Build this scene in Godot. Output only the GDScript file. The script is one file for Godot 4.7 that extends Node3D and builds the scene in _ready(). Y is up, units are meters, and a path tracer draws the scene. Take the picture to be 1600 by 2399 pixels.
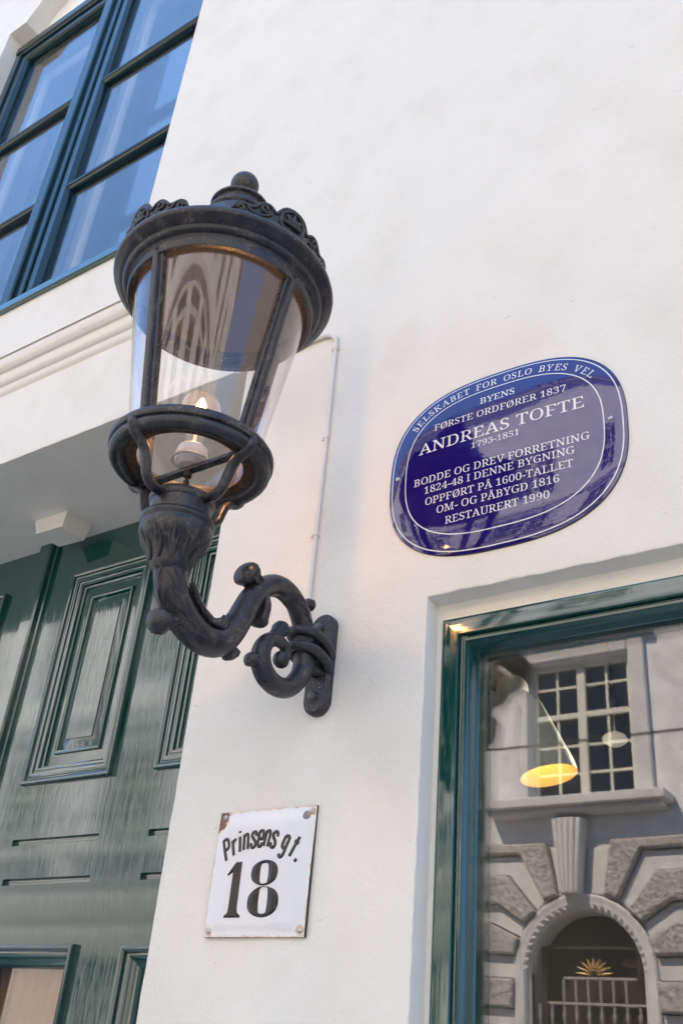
extends Node3D
# Units are metres. All shapes are written with y measured from the eye level; EY lifts them to the ground.
const EY := 1.6
var mats := {}
var rng := RandomNumberGenerator.new()
var wob := FastNoiseLite.new()

# ------------------------------------------------------------------ mesh builder
class MB:
	var v := PackedVector3Array()
	var uv := PackedVector2Array()
	func tri(a: Vector3, b: Vector3, c: Vector3) -> void:
		v.push_back(a); v.push_back(b); v.push_back(c)
	func quad(a: Vector3, b: Vector3, c: Vector3, d: Vector3) -> void:
		tri(a, b, c); tri(a, c, d)
	func box(lo: Vector3, hi: Vector3, bev := 0.0) -> void:
		if bev <= 0.0:
			bev = 0.00001
		var c := (lo + hi) * 0.5
		var h := (hi - lo) * 0.5
		bev = minf(bev, minf(h.x, minf(h.y, h.z)) * 0.9)
		# one point per corner and axis
		var p := {}
		for sx in [-1, 1]:
			for sy in [-1, 1]:
				for sz in [-1, 1]:
					for ax in 3:
						var q := Vector3(sx * (h.x - bev), sy * (h.y - bev), sz * (h.z - bev))
						q[ax] = [sx, sy, sz][ax] * h[ax]
						p[[sx, sy, sz, ax]] = c + q
		for ax in 3:
			var u := (ax + 1) % 3
			var w := (ax + 2) % 3
			for s in [-1, 1]:
				var f := []
				for k in [[-1, -1], [1, -1], [1, 1], [-1, 1]]:
					var key := [0, 0, 0]
					key[ax] = s; key[u] = k[0]; key[w] = k[1]
					f.append(p[[key[0], key[1], key[2], ax]])
				if s > 0: quad(f[0], f[1], f[2], f[3])
				else: quad(f[3], f[2], f[1], f[0])
			if bev > 0.00002:
				for su in [-1, 1]:
					for sw in [-1, 1]:
						var k0 := [0, 0, 0]
						k0[u] = su; k0[w] = sw
						k0[ax] = -1
						var a0: Vector3 = p[[k0[0], k0[1], k0[2], u]]
						var b0: Vector3 = p[[k0[0], k0[1], k0[2], w]]
						k0[ax] = 1
						var a1: Vector3 = p[[k0[0], k0[1], k0[2], u]]
						var b1: Vector3 = p[[k0[0], k0[1], k0[2], w]]
						fix_quad(a0, b0, b1, a1, c)
		if bev > 0.00002:
			for sx in [-1, 1]:
				for sy in [-1, 1]:
					for sz in [-1, 1]:
						fix_tri(p[[sx, sy, sz, 0]], p[[sx, sy, sz, 1]], p[[sx, sy, sz, 2]], c)
	func fix_tri(a: Vector3, b: Vector3, c: Vector3, from: Vector3) -> void:
		if (b - a).cross(c - a).dot((a + b + c) / 3.0 - from) >= 0.0: tri(a, b, c)
		else: tri(a, c, b)
	func fix_quad(a: Vector3, b: Vector3, c: Vector3, d: Vector3, from: Vector3) -> void:
		if (b - a).cross(c - a).dot((a + b + c + d) / 4.0 - from) >= 0.0: quad(a, b, c, d)
		else: quad(d, c, b, a)
	func lathe(prof: Array, at: Vector3, n := 48, from := 0.0, to := TAU) -> void:
		for i in prof.size() - 1:
			var p: Vector2 = prof[i]
			var q: Vector2 = prof[i + 1]
			for j in n:
				var a := from + (to - from) * j / n
				var b := from + (to - from) * (j + 1) / n
				var p0 := at + Vector3(p.x * cos(a), p.y, p.x * sin(a))
				var p1 := at + Vector3(p.x * cos(b), p.y, p.x * sin(b))
				var q0 := at + Vector3(q.x * cos(a), q.y, q.x * sin(a))
				var q1 := at + Vector3(q.x * cos(b), q.y, q.x * sin(b))
				if q.x > 1e-6: tri(p0, q0, q1)
				if p.x > 1e-6: tri(p0, q1, p1)
	func ball(c: Vector3, r: float, n := 16, sc := Vector3.ONE, basis := Basis.IDENTITY) -> void:
		var m := n / 2
		var g := []
		for i in m + 1:
			var row := []
			var t := PI * i / m - PI / 2
			for j in n + 1:
				var a := TAU * j / n
				row.append(c + basis * (Vector3(cos(t) * cos(a), sin(t), cos(t) * sin(a)) * r * sc))
			g.append(row)
		for i in m:
			for j in n:
				if i < m - 1: tri(g[i][j], g[i + 1][j], g[i + 1][j + 1])
				if i > 0: tri(g[i][j], g[i + 1][j + 1], g[i][j + 1])
	func tube(pts: Array, rad: Array, n := 12, nrm := Vector3.ZERO, flat := 1.0, caps := true, closed := false) -> void:
		var k := pts.size()
		var rings := []
		var nn := nrm
		for i in k:
			var a: Vector3 = pts[posmod(i - 1, k)] if closed else pts[maxi(i - 1, 0)]
			var b: Vector3 = pts[(i + 1) % k] if closed else pts[mini(i + 1, k - 1)]
			var t := (b - a).normalized()
			if nn == Vector3.ZERO:
				nn = t.cross(Vector3.UP if absf(t.y) < 0.9 else Vector3.RIGHT)
			nn = (nn - t * nn.dot(t)).normalized()
			var bb := t.cross(nn)
			var r: float = rad[i]
			var ring := []
			for j in n:
				var an := TAU * j / n
				ring.append(pts[i] + nn * cos(an) * r + bb * sin(an) * r * flat)
			rings.append(ring)
		for i in (k if closed else k - 1):
			var i2 := (i + 1) % k
			for j in n:
				var j2 := (j + 1) % n
				quad(rings[i][j], rings[i][j2], rings[i2][j2], rings[i2][j])
		if caps and not closed:
			for j in n:
				tri(pts[0], rings[0][(j + 1) % n], rings[0][j])
				tri(pts[k - 1], rings[k - 1][j], rings[k - 1][(j + 1) % n])
	# frame swept round a rectangle, mitred; profile entries are Vector2(inset, z)
	func mould(x0: float, y0: float, x1: float, y1: float, prof: Array, fill := false) -> void:
		var loops := []
		for p in prof:
			var d: float = p.x
			loops.append([Vector3(x0 + d, y0 + d, p.y), Vector3(x1 - d, y0 + d, p.y), Vector3(x1 - d, y1 - d, p.y), Vector3(x0 + d, y1 - d, p.y)])
		for i in loops.size() - 1:
			for k in 4:
				quad(loops[i][k], loops[i][(k + 1) % 4], loops[i + 1][(k + 1) % 4], loops[i + 1][k])
		if fill:
			var l: Array = loops[-1]
			quad(l[0], l[1], l[2], l[3])
	# the same with many points on each side, wandering a little; entries are Vector3(inset, z, wander)
	func mould_rough(x0: float, y0: float, x1: float, y1: float, prof: Array, noise: FastNoiseLite, step := 0.012) -> void:
		var loops := []
		for p in prof:
			var d: float = p.x
			var cs := [Vector2(x0 + d, y0 + d), Vector2(x1 - d, y0 + d), Vector2(x1 - d, y1 - d), Vector2(x0 + d, y1 - d)]
			var nr := [Vector2(0, 1), Vector2(-1, 0), Vector2(0, -1), Vector2(1, 0)]
			var l := []
			for k in 4:
				var n := int([x1 - x0, y1 - y0, x1 - x0, y1 - y0][k] / step)
				for i in n:
					var t := float(i) / n
					var q: Vector2 = cs[k].lerp(cs[(k + 1) % 4], t)
					var w := minf(1.0, minf(t, 1.0 - t) * n / 3.0)
					var o: float = noise.get_noise_2d(i * 3.1 + k * 977.0, 7.0) * 0.7 + noise.get_noise_2d(i * 11.0 + k * 57.0, 91.0) * 0.3
					q += nr[k] * o * float(p.z) * w
					l.append(Vector3(q.x, q.y, p.y))
			loops.append(l)
		for i in loops.size() - 1:
			var n2: int = loops[i].size()
			for k in n2:
				quad(loops[i][k], loops[i][(k + 1) % n2], loops[i + 1][(k + 1) % n2], loops[i + 1][k])
	# flat face with rectangular holes [x0, y0, x1, y1]; facing +z or -z
	func face(x0: float, y0: float, x1: float, y1: float, holes: Array, z: float, dir := 1) -> void:
		var xs := [x0, x1]
		var ys := [y0, y1]
		for h in holes:
			for q in [h[0], h[2]]:
				if q > x0 and q < x1 and not xs.has(q): xs.append(q)
			for q in [h[1], h[3]]:
				if q > y0 and q < y1 and not ys.has(q): ys.append(q)
		xs.sort(); ys.sort()
		for i in xs.size() - 1:
			for j in ys.size() - 1:
				var cx: float = (xs[i] + xs[i + 1]) / 2
				var cy: float = (ys[j] + ys[j + 1]) / 2
				var open := false
				for h in holes:
					if cx > h[0] and cx < h[2] and cy > h[1] and cy < h[3]: open = true
				if open: continue
				var a := Vector3(xs[i], ys[j], z)
				var b := Vector3(xs[i + 1], ys[j], z)
				var c := Vector3(xs[i + 1], ys[j + 1], z)
				var d := Vector3(xs[i], ys[j + 1], z)
				if dir > 0: quad(a, b, c, d)
				else: quad(d, c, b, a)
	# prism of an outline (x, y) from z = back to z = front; the front cap may be drawn in by bev
	func prism(poly: PackedVector2Array, back: float, front: float, bev := 0.0, back_cap := false) -> void:
		var p := poly
		if Geometry2D.is_polygon_clockwise(p):
			p.reverse()
		var n := p.size()
		var s := signf(front - back)
		var ins := PackedVector2Array()
		for i in n:
			var e0 := (p[i] - p[posmod(i - 1, n)]).normalized()
			var e1 := (p[(i + 1) % n] - p[i]).normalized()
			var n0 := Vector2(-e0.y, e0.x)
			var n1 := Vector2(-e1.y, e1.x)
			var m := (n0 + n1).normalized()
			ins.append(p[i] + m * bev / maxf(0.35, m.dot(n1)))
		var mid := front - s * bev
		for i in n:
			var j := (i + 1) % n
			var a := Vector3(p[i].x, p[i].y, back)
			var b := Vector3(p[j].x, p[j].y, back)
			var a1 := Vector3(p[i].x, p[i].y, mid)
			var b1 := Vector3(p[j].x, p[j].y, mid)
			var a2 := Vector3(ins[i].x, ins[i].y, front)
			var b2 := Vector3(ins[j].x, ins[j].y, front)
			if s > 0:
				quad(a, b, b1, a1)
				if bev > 0: quad(a1, b1, b2, a2)
			else:
				quad(b, a, a1, b1)
				if bev > 0: quad(b1, a1, a2, b2)
		var t := Geometry2D.triangulate_polygon(ins)
		for i in range(0, t.size(), 3):
			var q := [Vector3(ins[t[i]].x, ins[t[i]].y, front), Vector3(ins[t[i + 1]].x, ins[t[i + 1]].y, front), Vector3(ins[t[i + 2]].x, ins[t[i + 2]].y, front)]
			fix_tri(q[0], q[1], q[2], (q[0] + q[1] + q[2]) / 3.0 - Vector3(0, 0, s))
		if back_cap:
			var tb := Geometry2D.triangulate_polygon(p)
			for i in range(0, tb.size(), 3):
				var q := [Vector3(p[tb[i]].x, p[tb[i]].y, back), Vector3(p[tb[i + 1]].x, p[tb[i + 1]].y, back), Vector3(p[tb[i + 2]].x, p[tb[i + 2]].y, back)]
				fix_tri(q[0], q[1], q[2], (q[0] + q[1] + q[2]) / 3.0 + Vector3(0, 0, s))
	# profile of Vector2(z, y), listed from the top down, drawn along x, with end caps
	func extrude_x(prof: Array, x0: float, x1: float) -> void:
		for i in prof.size() - 1:
			var a: Vector2 = prof[i]
			var b: Vector2 = prof[i + 1]
			quad(Vector3(x0, b.y, b.x), Vector3(x1, b.y, b.x), Vector3(x1, a.y, a.x), Vector3(x0, a.y, a.x))
		for i in prof.size() - 1:
			var a: Vector2 = prof[i]
			var b: Vector2 = prof[i + 1]
			for xx in [x0, x1]:
				fix_quad(Vector3(xx, a.y, a.x), Vector3(xx, b.y, b.x), Vector3(xx, b.y, 0.0), Vector3(xx, a.y, 0.0), Vector3((x0 + x1) / 2, a.y, a.x / 2))
	func turned(t: Transform3D) -> MB:
		for i in v.size():
			v[i] = t * v[i]
		return self
	func mesh(crease := 38.0) -> ArrayMesh:
		var nf := v.size() / 3
		var fn := PackedVector3Array()
		fn.resize(nf)
		var near := {}
		var keys := []
		keys.resize(v.size())
		for f in nf:
			fn[f] = (v[f * 3 + 1] - v[f * 3]).cross(v[f * 3 + 2] - v[f * 3])
			for k in 3:
				var key := Vector3i((v[f * 3 + k] * 50000.0).round())
				keys[f * 3 + k] = key
				if near.has(key): near[key].append(f)
				else: near[key] = [f]
		var lim := cos(deg_to_rad(crease))
		var out_v := PackedVector3Array()
		var out_n := PackedVector3Array()
		var out_uv := PackedVector2Array()
		out_v.resize(v.size()); out_n.resize(v.size())
		if uv.size() == v.size(): out_uv.resize(v.size())
		for f in nf:
			var me := fn[f].normalized()
			for k in 3:
				var s := Vector3.ZERO
				for g in near[keys[f * 3 + k]]:
					if g == f or fn[g].normalized().dot(me) > lim:
						s += fn[g]
				var at: int = f * 3 + [0, 2, 1][k]
				out_v[at] = v[f * 3 + k]
				out_n[at] = s.normalized() if s.length() > 1e-14 else Vector3.UP
				if out_uv.size(): out_uv[at] = uv[f * 3 + k]
		var a := []
		a.resize(Mesh.ARRAY_MAX)
		a[Mesh.ARRAY_VERTEX] = out_v
		a[Mesh.ARRAY_NORMAL] = out_n
		if out_uv.size(): a[Mesh.ARRAY_TEX_UV] = out_uv
		var m := ArrayMesh.new()
		m.add_surface_from_arrays(Mesh.PRIMITIVE_TRIANGLES, a)
		return m

# ------------------------------------------------------------------ nodes
func obj(called: String, mb: MB, m: Material, parent: Node3D, crease := 38.0) -> MeshInstance3D:
	var o := MeshInstance3D.new()
	o.name = called
	o.mesh = mb.mesh(crease)
	o.material_override = m
	parent.add_child(o, true)
	o.position = Vector3(0, EY, 0) - parent.global_position
	return o
func thing(called: String, label: String, category: String, base: Vector3) -> Node3D:
	var o := Node3D.new()
	o.name = called
	add_child(o, true)
	o.position = base + Vector3(0, EY, 0)
	o.set_meta("label", label)
	o.set_meta("category", category)
	return o
func group_part(called: String, parent: Node3D, base: Vector3) -> Node3D:
	var o := Node3D.new()
	o.name = called
	parent.add_child(o, true)
	o.position = base + Vector3(0, EY, 0) - parent.global_position
	return o
func setting(called: String, mb: MB, m: Material) -> MeshInstance3D:
	var o := obj(called, mb, m, self)
	o.position = Vector3(0, EY, 0)
	o.set_meta("kind", "structure")
	return o
func spline(pts: Array, sub: int) -> Array:
	var out := []
	var n := pts.size()
	for i in n - 1:
		var p0 = pts[maxi(i - 1, 0)]
		var p1 = pts[i]
		var p2 = pts[i + 1]
		var p3 = pts[mini(i + 2, n - 1)]
		for k in sub:
			var t := float(k) / sub
			out.append(0.5 * ((2.0 * p1) + (p2 - p0) * t + (2.0 * p0 - 5.0 * p1 + 4.0 * p2 - p3) * t * t + (3.0 * p1 - p0 - 3.0 * p2 + p3) * t * t * t))
	out.append(pts[n - 1])
	return out

# ------------------------------------------------------------------ textures and materials
func noise_image(size: int, freq: float, seed_: int, oct := 4, kind := FastNoiseLite.TYPE_SIMPLEX_SMOOTH) -> Image:
	var n := FastNoiseLite.new()
	n.seed = seed_
	n.noise_type = kind
	n.frequency = freq
	n.fractal_octaves = oct
	var im := n.get_seamless_image(size, size)
	im.convert(Image.FORMAT_RGBA8)
	return im
func streak_image(size: int, freq: float, seed_: int, thin: int, vertical: bool) -> Image:
	var im := noise_image(size, freq, seed_, 4)
	if vertical:
		im.resize(size, maxi(8, size / thin), Image.INTERPOLATE_CUBIC)
	else:
		im.resize(maxi(8, size / thin), size, Image.INTERPOLATE_CUBIC)
	im.resize(size, size, Image.INTERPOLATE_CUBIC)
	return im
func tex(im: Image) -> ImageTexture:
	return ImageTexture.create_from_image(im)
func ramp(im: Image, stops: Array) -> ImageTexture:
	return tex(ramp_image(im, stops))
func ramp_image(im: Image, stops: Array) -> Image:
	# stops: [value, Color] in rising order
	var s := im.get_size()
	var out := Image.create(s.x, s.y, false, Image.FORMAT_RGBA8)
	var lut := []
	for i in 256:
		var t := i / 255.0
		var c: Color = stops[0][1]
		for k in stops.size() - 1:
			if t >= stops[k][0]:
				c = (stops[k][1] as Color).lerp(stops[k + 1][1], clampf((t - stops[k][0]) / maxf(1e-4, stops[k + 1][0] - stops[k][0]), 0, 1))
		lut.append(c)
	var data := im.get_data()
	for y in s.y:
		for x in s.x:
			out.set_pixel(x, y, lut[data[(y * s.x + x) * 4]])
	return out
func blend(a: Image, b: Image, share: float) -> Image:
	var da := a.get_data()
	var db := b.get_data()
	for i in da.size():
		da[i] = int(da[i] * (1.0 - share) + db[i] * share)
	return Image.create_from_data(a.get_width(), a.get_height(), false, Image.FORMAT_RGBA8, da)
func lin(r: float, g: float, b: float) -> Color:
	return Color(r, g, b).linear_to_srgb()
func mat(called: String, c: Color, rough: float, tile := 0.0, albedo: Texture2D = null, bump: Texture2D = null, depth := 0.0, rough_t: Texture2D = null) -> StandardMaterial3D:
	var m := StandardMaterial3D.new()
	m.resource_name = called
	m.albedo_color = c
	m.roughness = rough
	if albedo: m.albedo_texture = albedo
	if rough_t:
		m.roughness_texture = rough_t
		m.roughness_texture_channel = BaseMaterial3D.TEXTURE_CHANNEL_RED
	if bump:
		m.heightmap_enabled = true
		m.heightmap_texture = bump
		m.heightmap_scale = depth
	if tile > 0.0:
		m.uv1_triplanar = true
		m.uv1_world_triplanar = true
		m.uv1_scale = Vector3.ONE / tile
	mats[called] = m
	return m
func glass(called: String, tint: Color, alpha: float, spec := 0.5) -> StandardMaterial3D:
	var m := StandardMaterial3D.new()
	m.resource_name = called
	m.transparency = BaseMaterial3D.TRANSPARENCY_ALPHA
	m.albedo_color = Color(tint.r, tint.g, tint.b, alpha)
	m.roughness = 0.0
	m.metallic_specular = spec
	mats[called] = m
	return m

func make_materials() -> void:
	var fine := noise_image(512, 0.05, 3, 4)
	var mid := noise_image(512, 0.012, 5, 5)
	var grit := noise_image(512, 0.12, 9, 3)
	var fine_t := tex(fine)
	var plaster := blend(noise_image(1024, 0.022, 15, 4), noise_image(1024, 0.16, 17, 2), 0.45)
	var plaster_t := tex(plaster)
	var wi := ramp_image(noise_image(1024, 0.005, 21, 6), [[0.1, lin(0.735, 0.718, 0.645)], [0.4, lin(0.772, 0.758, 0.688)], [0.7, lin(0.79, 0.779, 0.715)], [0.9, lin(0.765, 0.75, 0.675)]])
	# specks and short scuffs left on the paint
	var rs := RandomNumberGenerator.new()
	rs.seed = 5
	for k in 210:
		var px := rs.randi_range(4, 1010)
		var py := rs.randi_range(4, 1010)
		var dark := lin(0.42, 0.40, 0.37).lerp(lin(0.7, 0.68, 0.65), rs.randf())
		var run := rs.randi_range(1, 2) if rs.randf() < 0.85 else rs.randi_range(4, 9)
		var slope := rs.randf_range(-0.5, 0.5)
		for q in run:
			var p := Vector2i(px + q, py + int(q * slope))
			wi.set_pixel(p.x % 1024, p.y % 1024, wi.get_pixel(p.x % 1024, p.y % 1024).lerp(dark, rs.randf_range(0.35, 0.9)))
	var w := tex(wi)
	mat("plaster", Color.WHITE, 0.82, 1.9, w, plaster_t, 0.13)
	mat("plaster_trim", Color.WHITE, 0.8, 2.3, w, plaster_t, 0.12)
	var sv := streak_image(512, 0.16, 31, 30, true)
	var sh := streak_image(512, 0.16, 33, 30, false)
	sv = blend(sv, fine, 0.25)
	sh = blend(sh, fine, 0.25)
	var green := lin(0.0005, 0.052, 0.044)
	var rv := ramp(sv, [[0.33, Color(0.05, 0.05, 0.05)], [0.5, Color(0.10, 0.10, 0.10)], [0.66, Color(0.2, 0.2, 0.2)]])
	var rh := ramp(sh, [[0.33, Color(0.05, 0.05, 0.05)], [0.5, Color(0.10, 0.10, 0.10)], [0.66, Color(0.2, 0.2, 0.2)]])
	for d in [["paint_upright", sv, rv], ["paint_level", sh, rh]]:
		var m := mat(d[0], green, 1.0, 0.95, null, tex(d[1]), 0.032, d[2])
		m.metallic_specular = 0.7
		m.clearcoat_enabled = true
		m.clearcoat = 0.9
		m.clearcoat_roughness = 0.06
	var m2 := mat("paint_smooth", green, 0.13, 0.4, null, fine_t, 0.01)
	m2.metallic_specular = 0.7
	m2.clearcoat_enabled = true
	m2.clearcoat = 1.0
	m2.clearcoat_roughness = 0.05
	var m5 := mat("paint_window", lin(0.002, 0.022, 0.026), 0.2, 0.4, null, fine_t, 0.02)
	m5.metallic_specular = 0.55
	# cast iron: dark blue-grey paint, dust and weather in patches
	var patch := blend(noise_image(512, 0.012, 41, 5), noise_image(512, 0.07, 43, 4), 0.4)
	var iron_c := ramp(patch, [[0.28, lin(0.015, 0.015, 0.018)], [0.48, lin(0.024, 0.025, 0.031)], [0.62, lin(0.033, 0.033, 0.037)], [0.69, lin(0.075, 0.066, 0.057)], [0.77, lin(0.17, 0.15, 0.125)]])
	var iron_r := ramp(patch, [[0.3, Color(0.26, 0.26, 0.26)], [0.5, Color(0.34, 0.34, 0.34)], [0.62, Color(0.48, 0.48, 0.48)], [0.75, Color(0.8, 0.8, 0.8)]])
	mat("iron", Color.WHITE, 1.0, 0.27, iron_c, fine_t, 0.025, iron_r)
	var fleck := blend(noise_image(512, 0.035, 47, 3), noise_image(512, 0.11, 48, 2), 0.5)
	var fleck_c := ramp(fleck, [[0.3, lin(0.016, 0.017, 0.021)], [0.55, lin(0.03, 0.031, 0.037)], [0.715, lin(0.05, 0.05, 0.052)], [0.735, lin(0.42, 0.41, 0.39)], [0.8, lin(0.6, 0.58, 0.55)]])
	mat("flecked_iron", Color.WHITE, 0.5, 0.13, fleck_c, fine_t, 0.05)
	var rust_c := ramp(patch, [[0.0, lin(0.03, 0.018, 0.012)], [0.5, lin(0.075, 0.04, 0.022)], [0.75, lin(0.14, 0.075, 0.04)], [1.0, lin(0.2, 0.13, 0.08)]])
	mat("rusty_iron", Color.WHITE, 0.85, 0.12, rust_c, fine_t, 0.08)
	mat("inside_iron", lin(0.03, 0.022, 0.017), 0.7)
	mat("bolt_metal", lin(0.12, 0.13, 0.135), 0.5, 0.05, null, fine_t, 0.03)
	var zinc := mat("screw_metal", lin(0.55, 0.55, 0.55), 0.35)
	zinc.metallic = 0.8
	glass("lantern_glass", Color(0.8, 0.8, 0.8), 0.012)
	glass("window_glass", Color(0.02, 0.03, 0.03), 0.03, 0.5)
	glass("bulb_glass", Color(1, 0.9, 0.75), 0.004)
	mat("ceramic", lin(0.75, 0.72, 0.66), 0.3)
	var fil := mat("filament", lin(0.9, 0.7, 0.4), 0.5)
	fil.emission_enabled = true
	fil.emission = Color(1.0, 0.72, 0.38)
	fil.emission_energy_multiplier = 14.0
	# enamels
	var en := mat("blue_enamel", lin(0.014, 0.006, 0.13), 0.03, 0.3, ramp(noise_image(512, 0.05, 61, 5), [[0.0, Color(1, 1, 1)], [0.72, Color(1, 1, 1)], [0.86, Color(1.0, 1.0, 1.0)], [1.0, Color(1, 1, 1)]]), fine_t, 0.004)
	en.metallic_specular = 0.7
	var we := mat("white_letter", lin(0.78, 0.78, 0.8), 0.12)
	we.metallic_specular = 0.5
	mat("plaque_edge", lin(0.05, 0.035, 0.03), 0.7, 0.05, null, fine_t, 0.05)
	mat("plate_edge", lin(0.03, 0.022, 0.02), 0.6, 0.05, null, fine_t, 0.05)
	mat("black_enamel", lin(0.022, 0.019, 0.017), 0.1)
	mat("cable_paint", lin(0.72, 0.715, 0.7), 0.55, 0.1, null, fine_t, 0.04)
	# inside the house
	mat("room_wall", lin(0.42, 0.42, 0.38), 0.9)
	mat("room_floor", lin(0.1, 0.07, 0.045), 0.6)
	mat("upper_room", lin(0.45, 0.45, 0.43), 0.9)
	mat("inner_sash", lin(0.55, 0.52, 0.45), 0.5)
	mat("brown_backing", lin(0.27, 0.145, 0.045), 0.7, 0.4, null, fine_t, 0.03)
	mat("shade_enamel", lin(0.72, 0.80, 0.72), 0.6)
	mat("shade_lining", lin(0.88, 0.75, 0.46), 0.5)
	var fb := mat("warm_bulb", lin(1, 0.85, 0.55), 0.5)
	fb.emission_enabled = true
	fb.emission = Color(1.0, 0.8, 0.45)
	fb.emission_energy_multiplier = 0.5
	var og := mat("opal_glow", lin(0.8, 0.8, 0.75), 0.3)
	og.emission_enabled = true
	og.emission = Color(1.0, 0.95, 0.85)
	og.emission_energy_multiplier = 0.12
	# street
	var asphalt := ramp(grit, [[0.0, lin(0.12, 0.115, 0.105)], [0.5, lin(0.22, 0.21, 0.195)], [1.0, lin(0.31, 0.295, 0.275)]])
	mat("asphalt", Color.WHITE, 0.9, 1.1, asphalt, tex(grit), 0.5)
	mat("granite_kerb", lin(0.33, 0.32, 0.31), 0.8, 0.5, null, fine_t, 0.2)
	mat("slab", lin(0.50, 0.47, 0.42), 0.85, 1.2, null, fine_t, 0.2)
	# the house across the street
	var rough_stone := ramp(blend(noise_image(512, 0.02, 71, 6), grit, 0.35), [[0.25, lin(0.27, 0.235, 0.22)], [0.42, lin(0.42, 0.38, 0.365)], [0.55, lin(0.52, 0.485, 0.475)], [0.74, lin(0.70, 0.68, 0.68)]])
	mat("rough_stone", Color.WHITE, 0.9, 0.9, rough_stone, tex(blend(noise_image(512, 0.03, 73, 5), grit, 0.3)), 2.6)
	mat("smooth_stone", lin(0.76, 0.75, 0.755), 0.8, 1.2, ramp(mid, [[0.0, lin(0.8, 0.79, 0.78)], [1.0, lin(1, 1, 1)]]), fine_t, 0.3)
	mat("light_render", lin(0.84, 0.845, 0.865), 0.85, 2.2, ramp(mid, [[0.2, lin(0.8, 0.8, 0.8)], [0.7, lin(1, 1, 1)]]), fine_t, 0.3)
	mat("cream_paint", lin(0.72, 0.69, 0.6), 0.45)
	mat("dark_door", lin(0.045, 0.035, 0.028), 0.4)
	mat("far_room", lin(0.42, 0.41, 0.39), 0.9)
	mat("gilding", lin(0.75, 0.45, 0.16), 0.35)
	mat("grey_rail", lin(0.32, 0.31, 0.30), 0.5)
	mat("roof_tile", lin(0.12, 0.07, 0.055), 0.8)
	mat("wire_black", lin(0.02, 0.02, 0.02), 0.6)

# ------------------------------------------------------------------ start
func _ready() -> void:
	var cam := Camera3D.new()
	cam.name = "camera"
	add_child(cam)
	cam.position = Vector3(0, EY, 1.5)
	cam.rotation_order = EULER_ORDER_YXZ
	cam.rotation_degrees = Vector3(30.657, 37.076, 5.656)
	cam.fov = 55.45
	cam.near = 0.05
	cam.far = 2000.0
	cam.current = true
	var we := WorldEnvironment.new()
	we.name = "environment"
	var env := Environment.new()
	env.background_mode = Environment.BG_SKY
	var sky := Sky.new()
	var sm := ProceduralSkyMaterial.new()
	sm.sky_top_color = lin(0.19, 0.37, 0.74)
	sm.sky_horizon_color = lin(0.28, 0.38, 0.52)
	sm.sky_curve = 0.13
	sm.ground_bottom_color = lin(0.12, 0.11, 0.10)
	sm.ground_horizon_color = lin(0.3, 0.3, 0.3)
	sm.sun_angle_max = 12.0
	sky.sky_material = sm
	env.sky = sky
	env.tonemap_mode = Environment.TONE_MAPPER_LINEAR
	env.tonemap_exposure = 2.52
	env.sdfgi_enabled = true
	env.ssao_enabled = true
	env.ssil_enabled = true
	we.environment = env
	add_child(we)
	var sun := DirectionalLight3D.new()
	sun.name = "sun"
	sun.light_energy = 1.6
	sun.light_color = Color(1.0, 0.925, 0.815)
	sun.light_angular_distance = 0.5
	sun.shadow_enabled = true
	add_child(sun)
	sun.look_at_from_position(Vector3(0, 30, 0), Vector3(0, 30, 0) + Vector3(0.30, -0.74, 0.60), Vector3.UP)
	rng.seed = 11
	wob.seed = 4
	wob.frequency = 0.06
	make_materials()
	build_street()
	build_white_house()
	build_opposite_house()
	build_lantern()
	build_plaque()
	build_number_plate()
	build_conduit()
	build_shop_lamp()
	build_opal_lamp()
	build_wires()

func build_street() -> void:
	var m := MB.new()
	m.quad(Vector3(-600, -1.76, 600), Vector3(600, -1.76, 600), Vector3(600, -1.76, -600), Vector3(-600, -1.76, -600))
	setting("ground", m, mats.asphalt)
	m = MB.new()
	m.quad(Vector3(-80, -1.73, 8.3), Vector3(80, -1.73, 8.3), Vector3(80, -1.73, 2.1), Vector3(-80, -1.73, 2.1))
	setting("road", m, mats.asphalt)
	for s in [["pavement", -0.4, 1.9], ["pavement_001", 8.5, 10.6]]:
		m = MB.new()
		m.box(Vector3(-80, -1.8, s[1]), Vector3(80, -1.6, s[2]))
		setting(s[0], m, mats.slab)
	for s in [["kerb", 1.9, 2.1], ["kerb_001", 8.3, 8.5]]:
		m = MB.new()
		m.box(Vector3(-80, -1.8, s[1] + 0.001), Vector3(80, -1.604, s[2] - 0.001), 0.012)
		setting(s[0], m, mats.granite_kerb)

# ------------------------------------------------------------------ the white house
const X_DOOR := -1.502
const Y_SOFFIT := 1.6755
const Z_DOOR := -0.49

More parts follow.
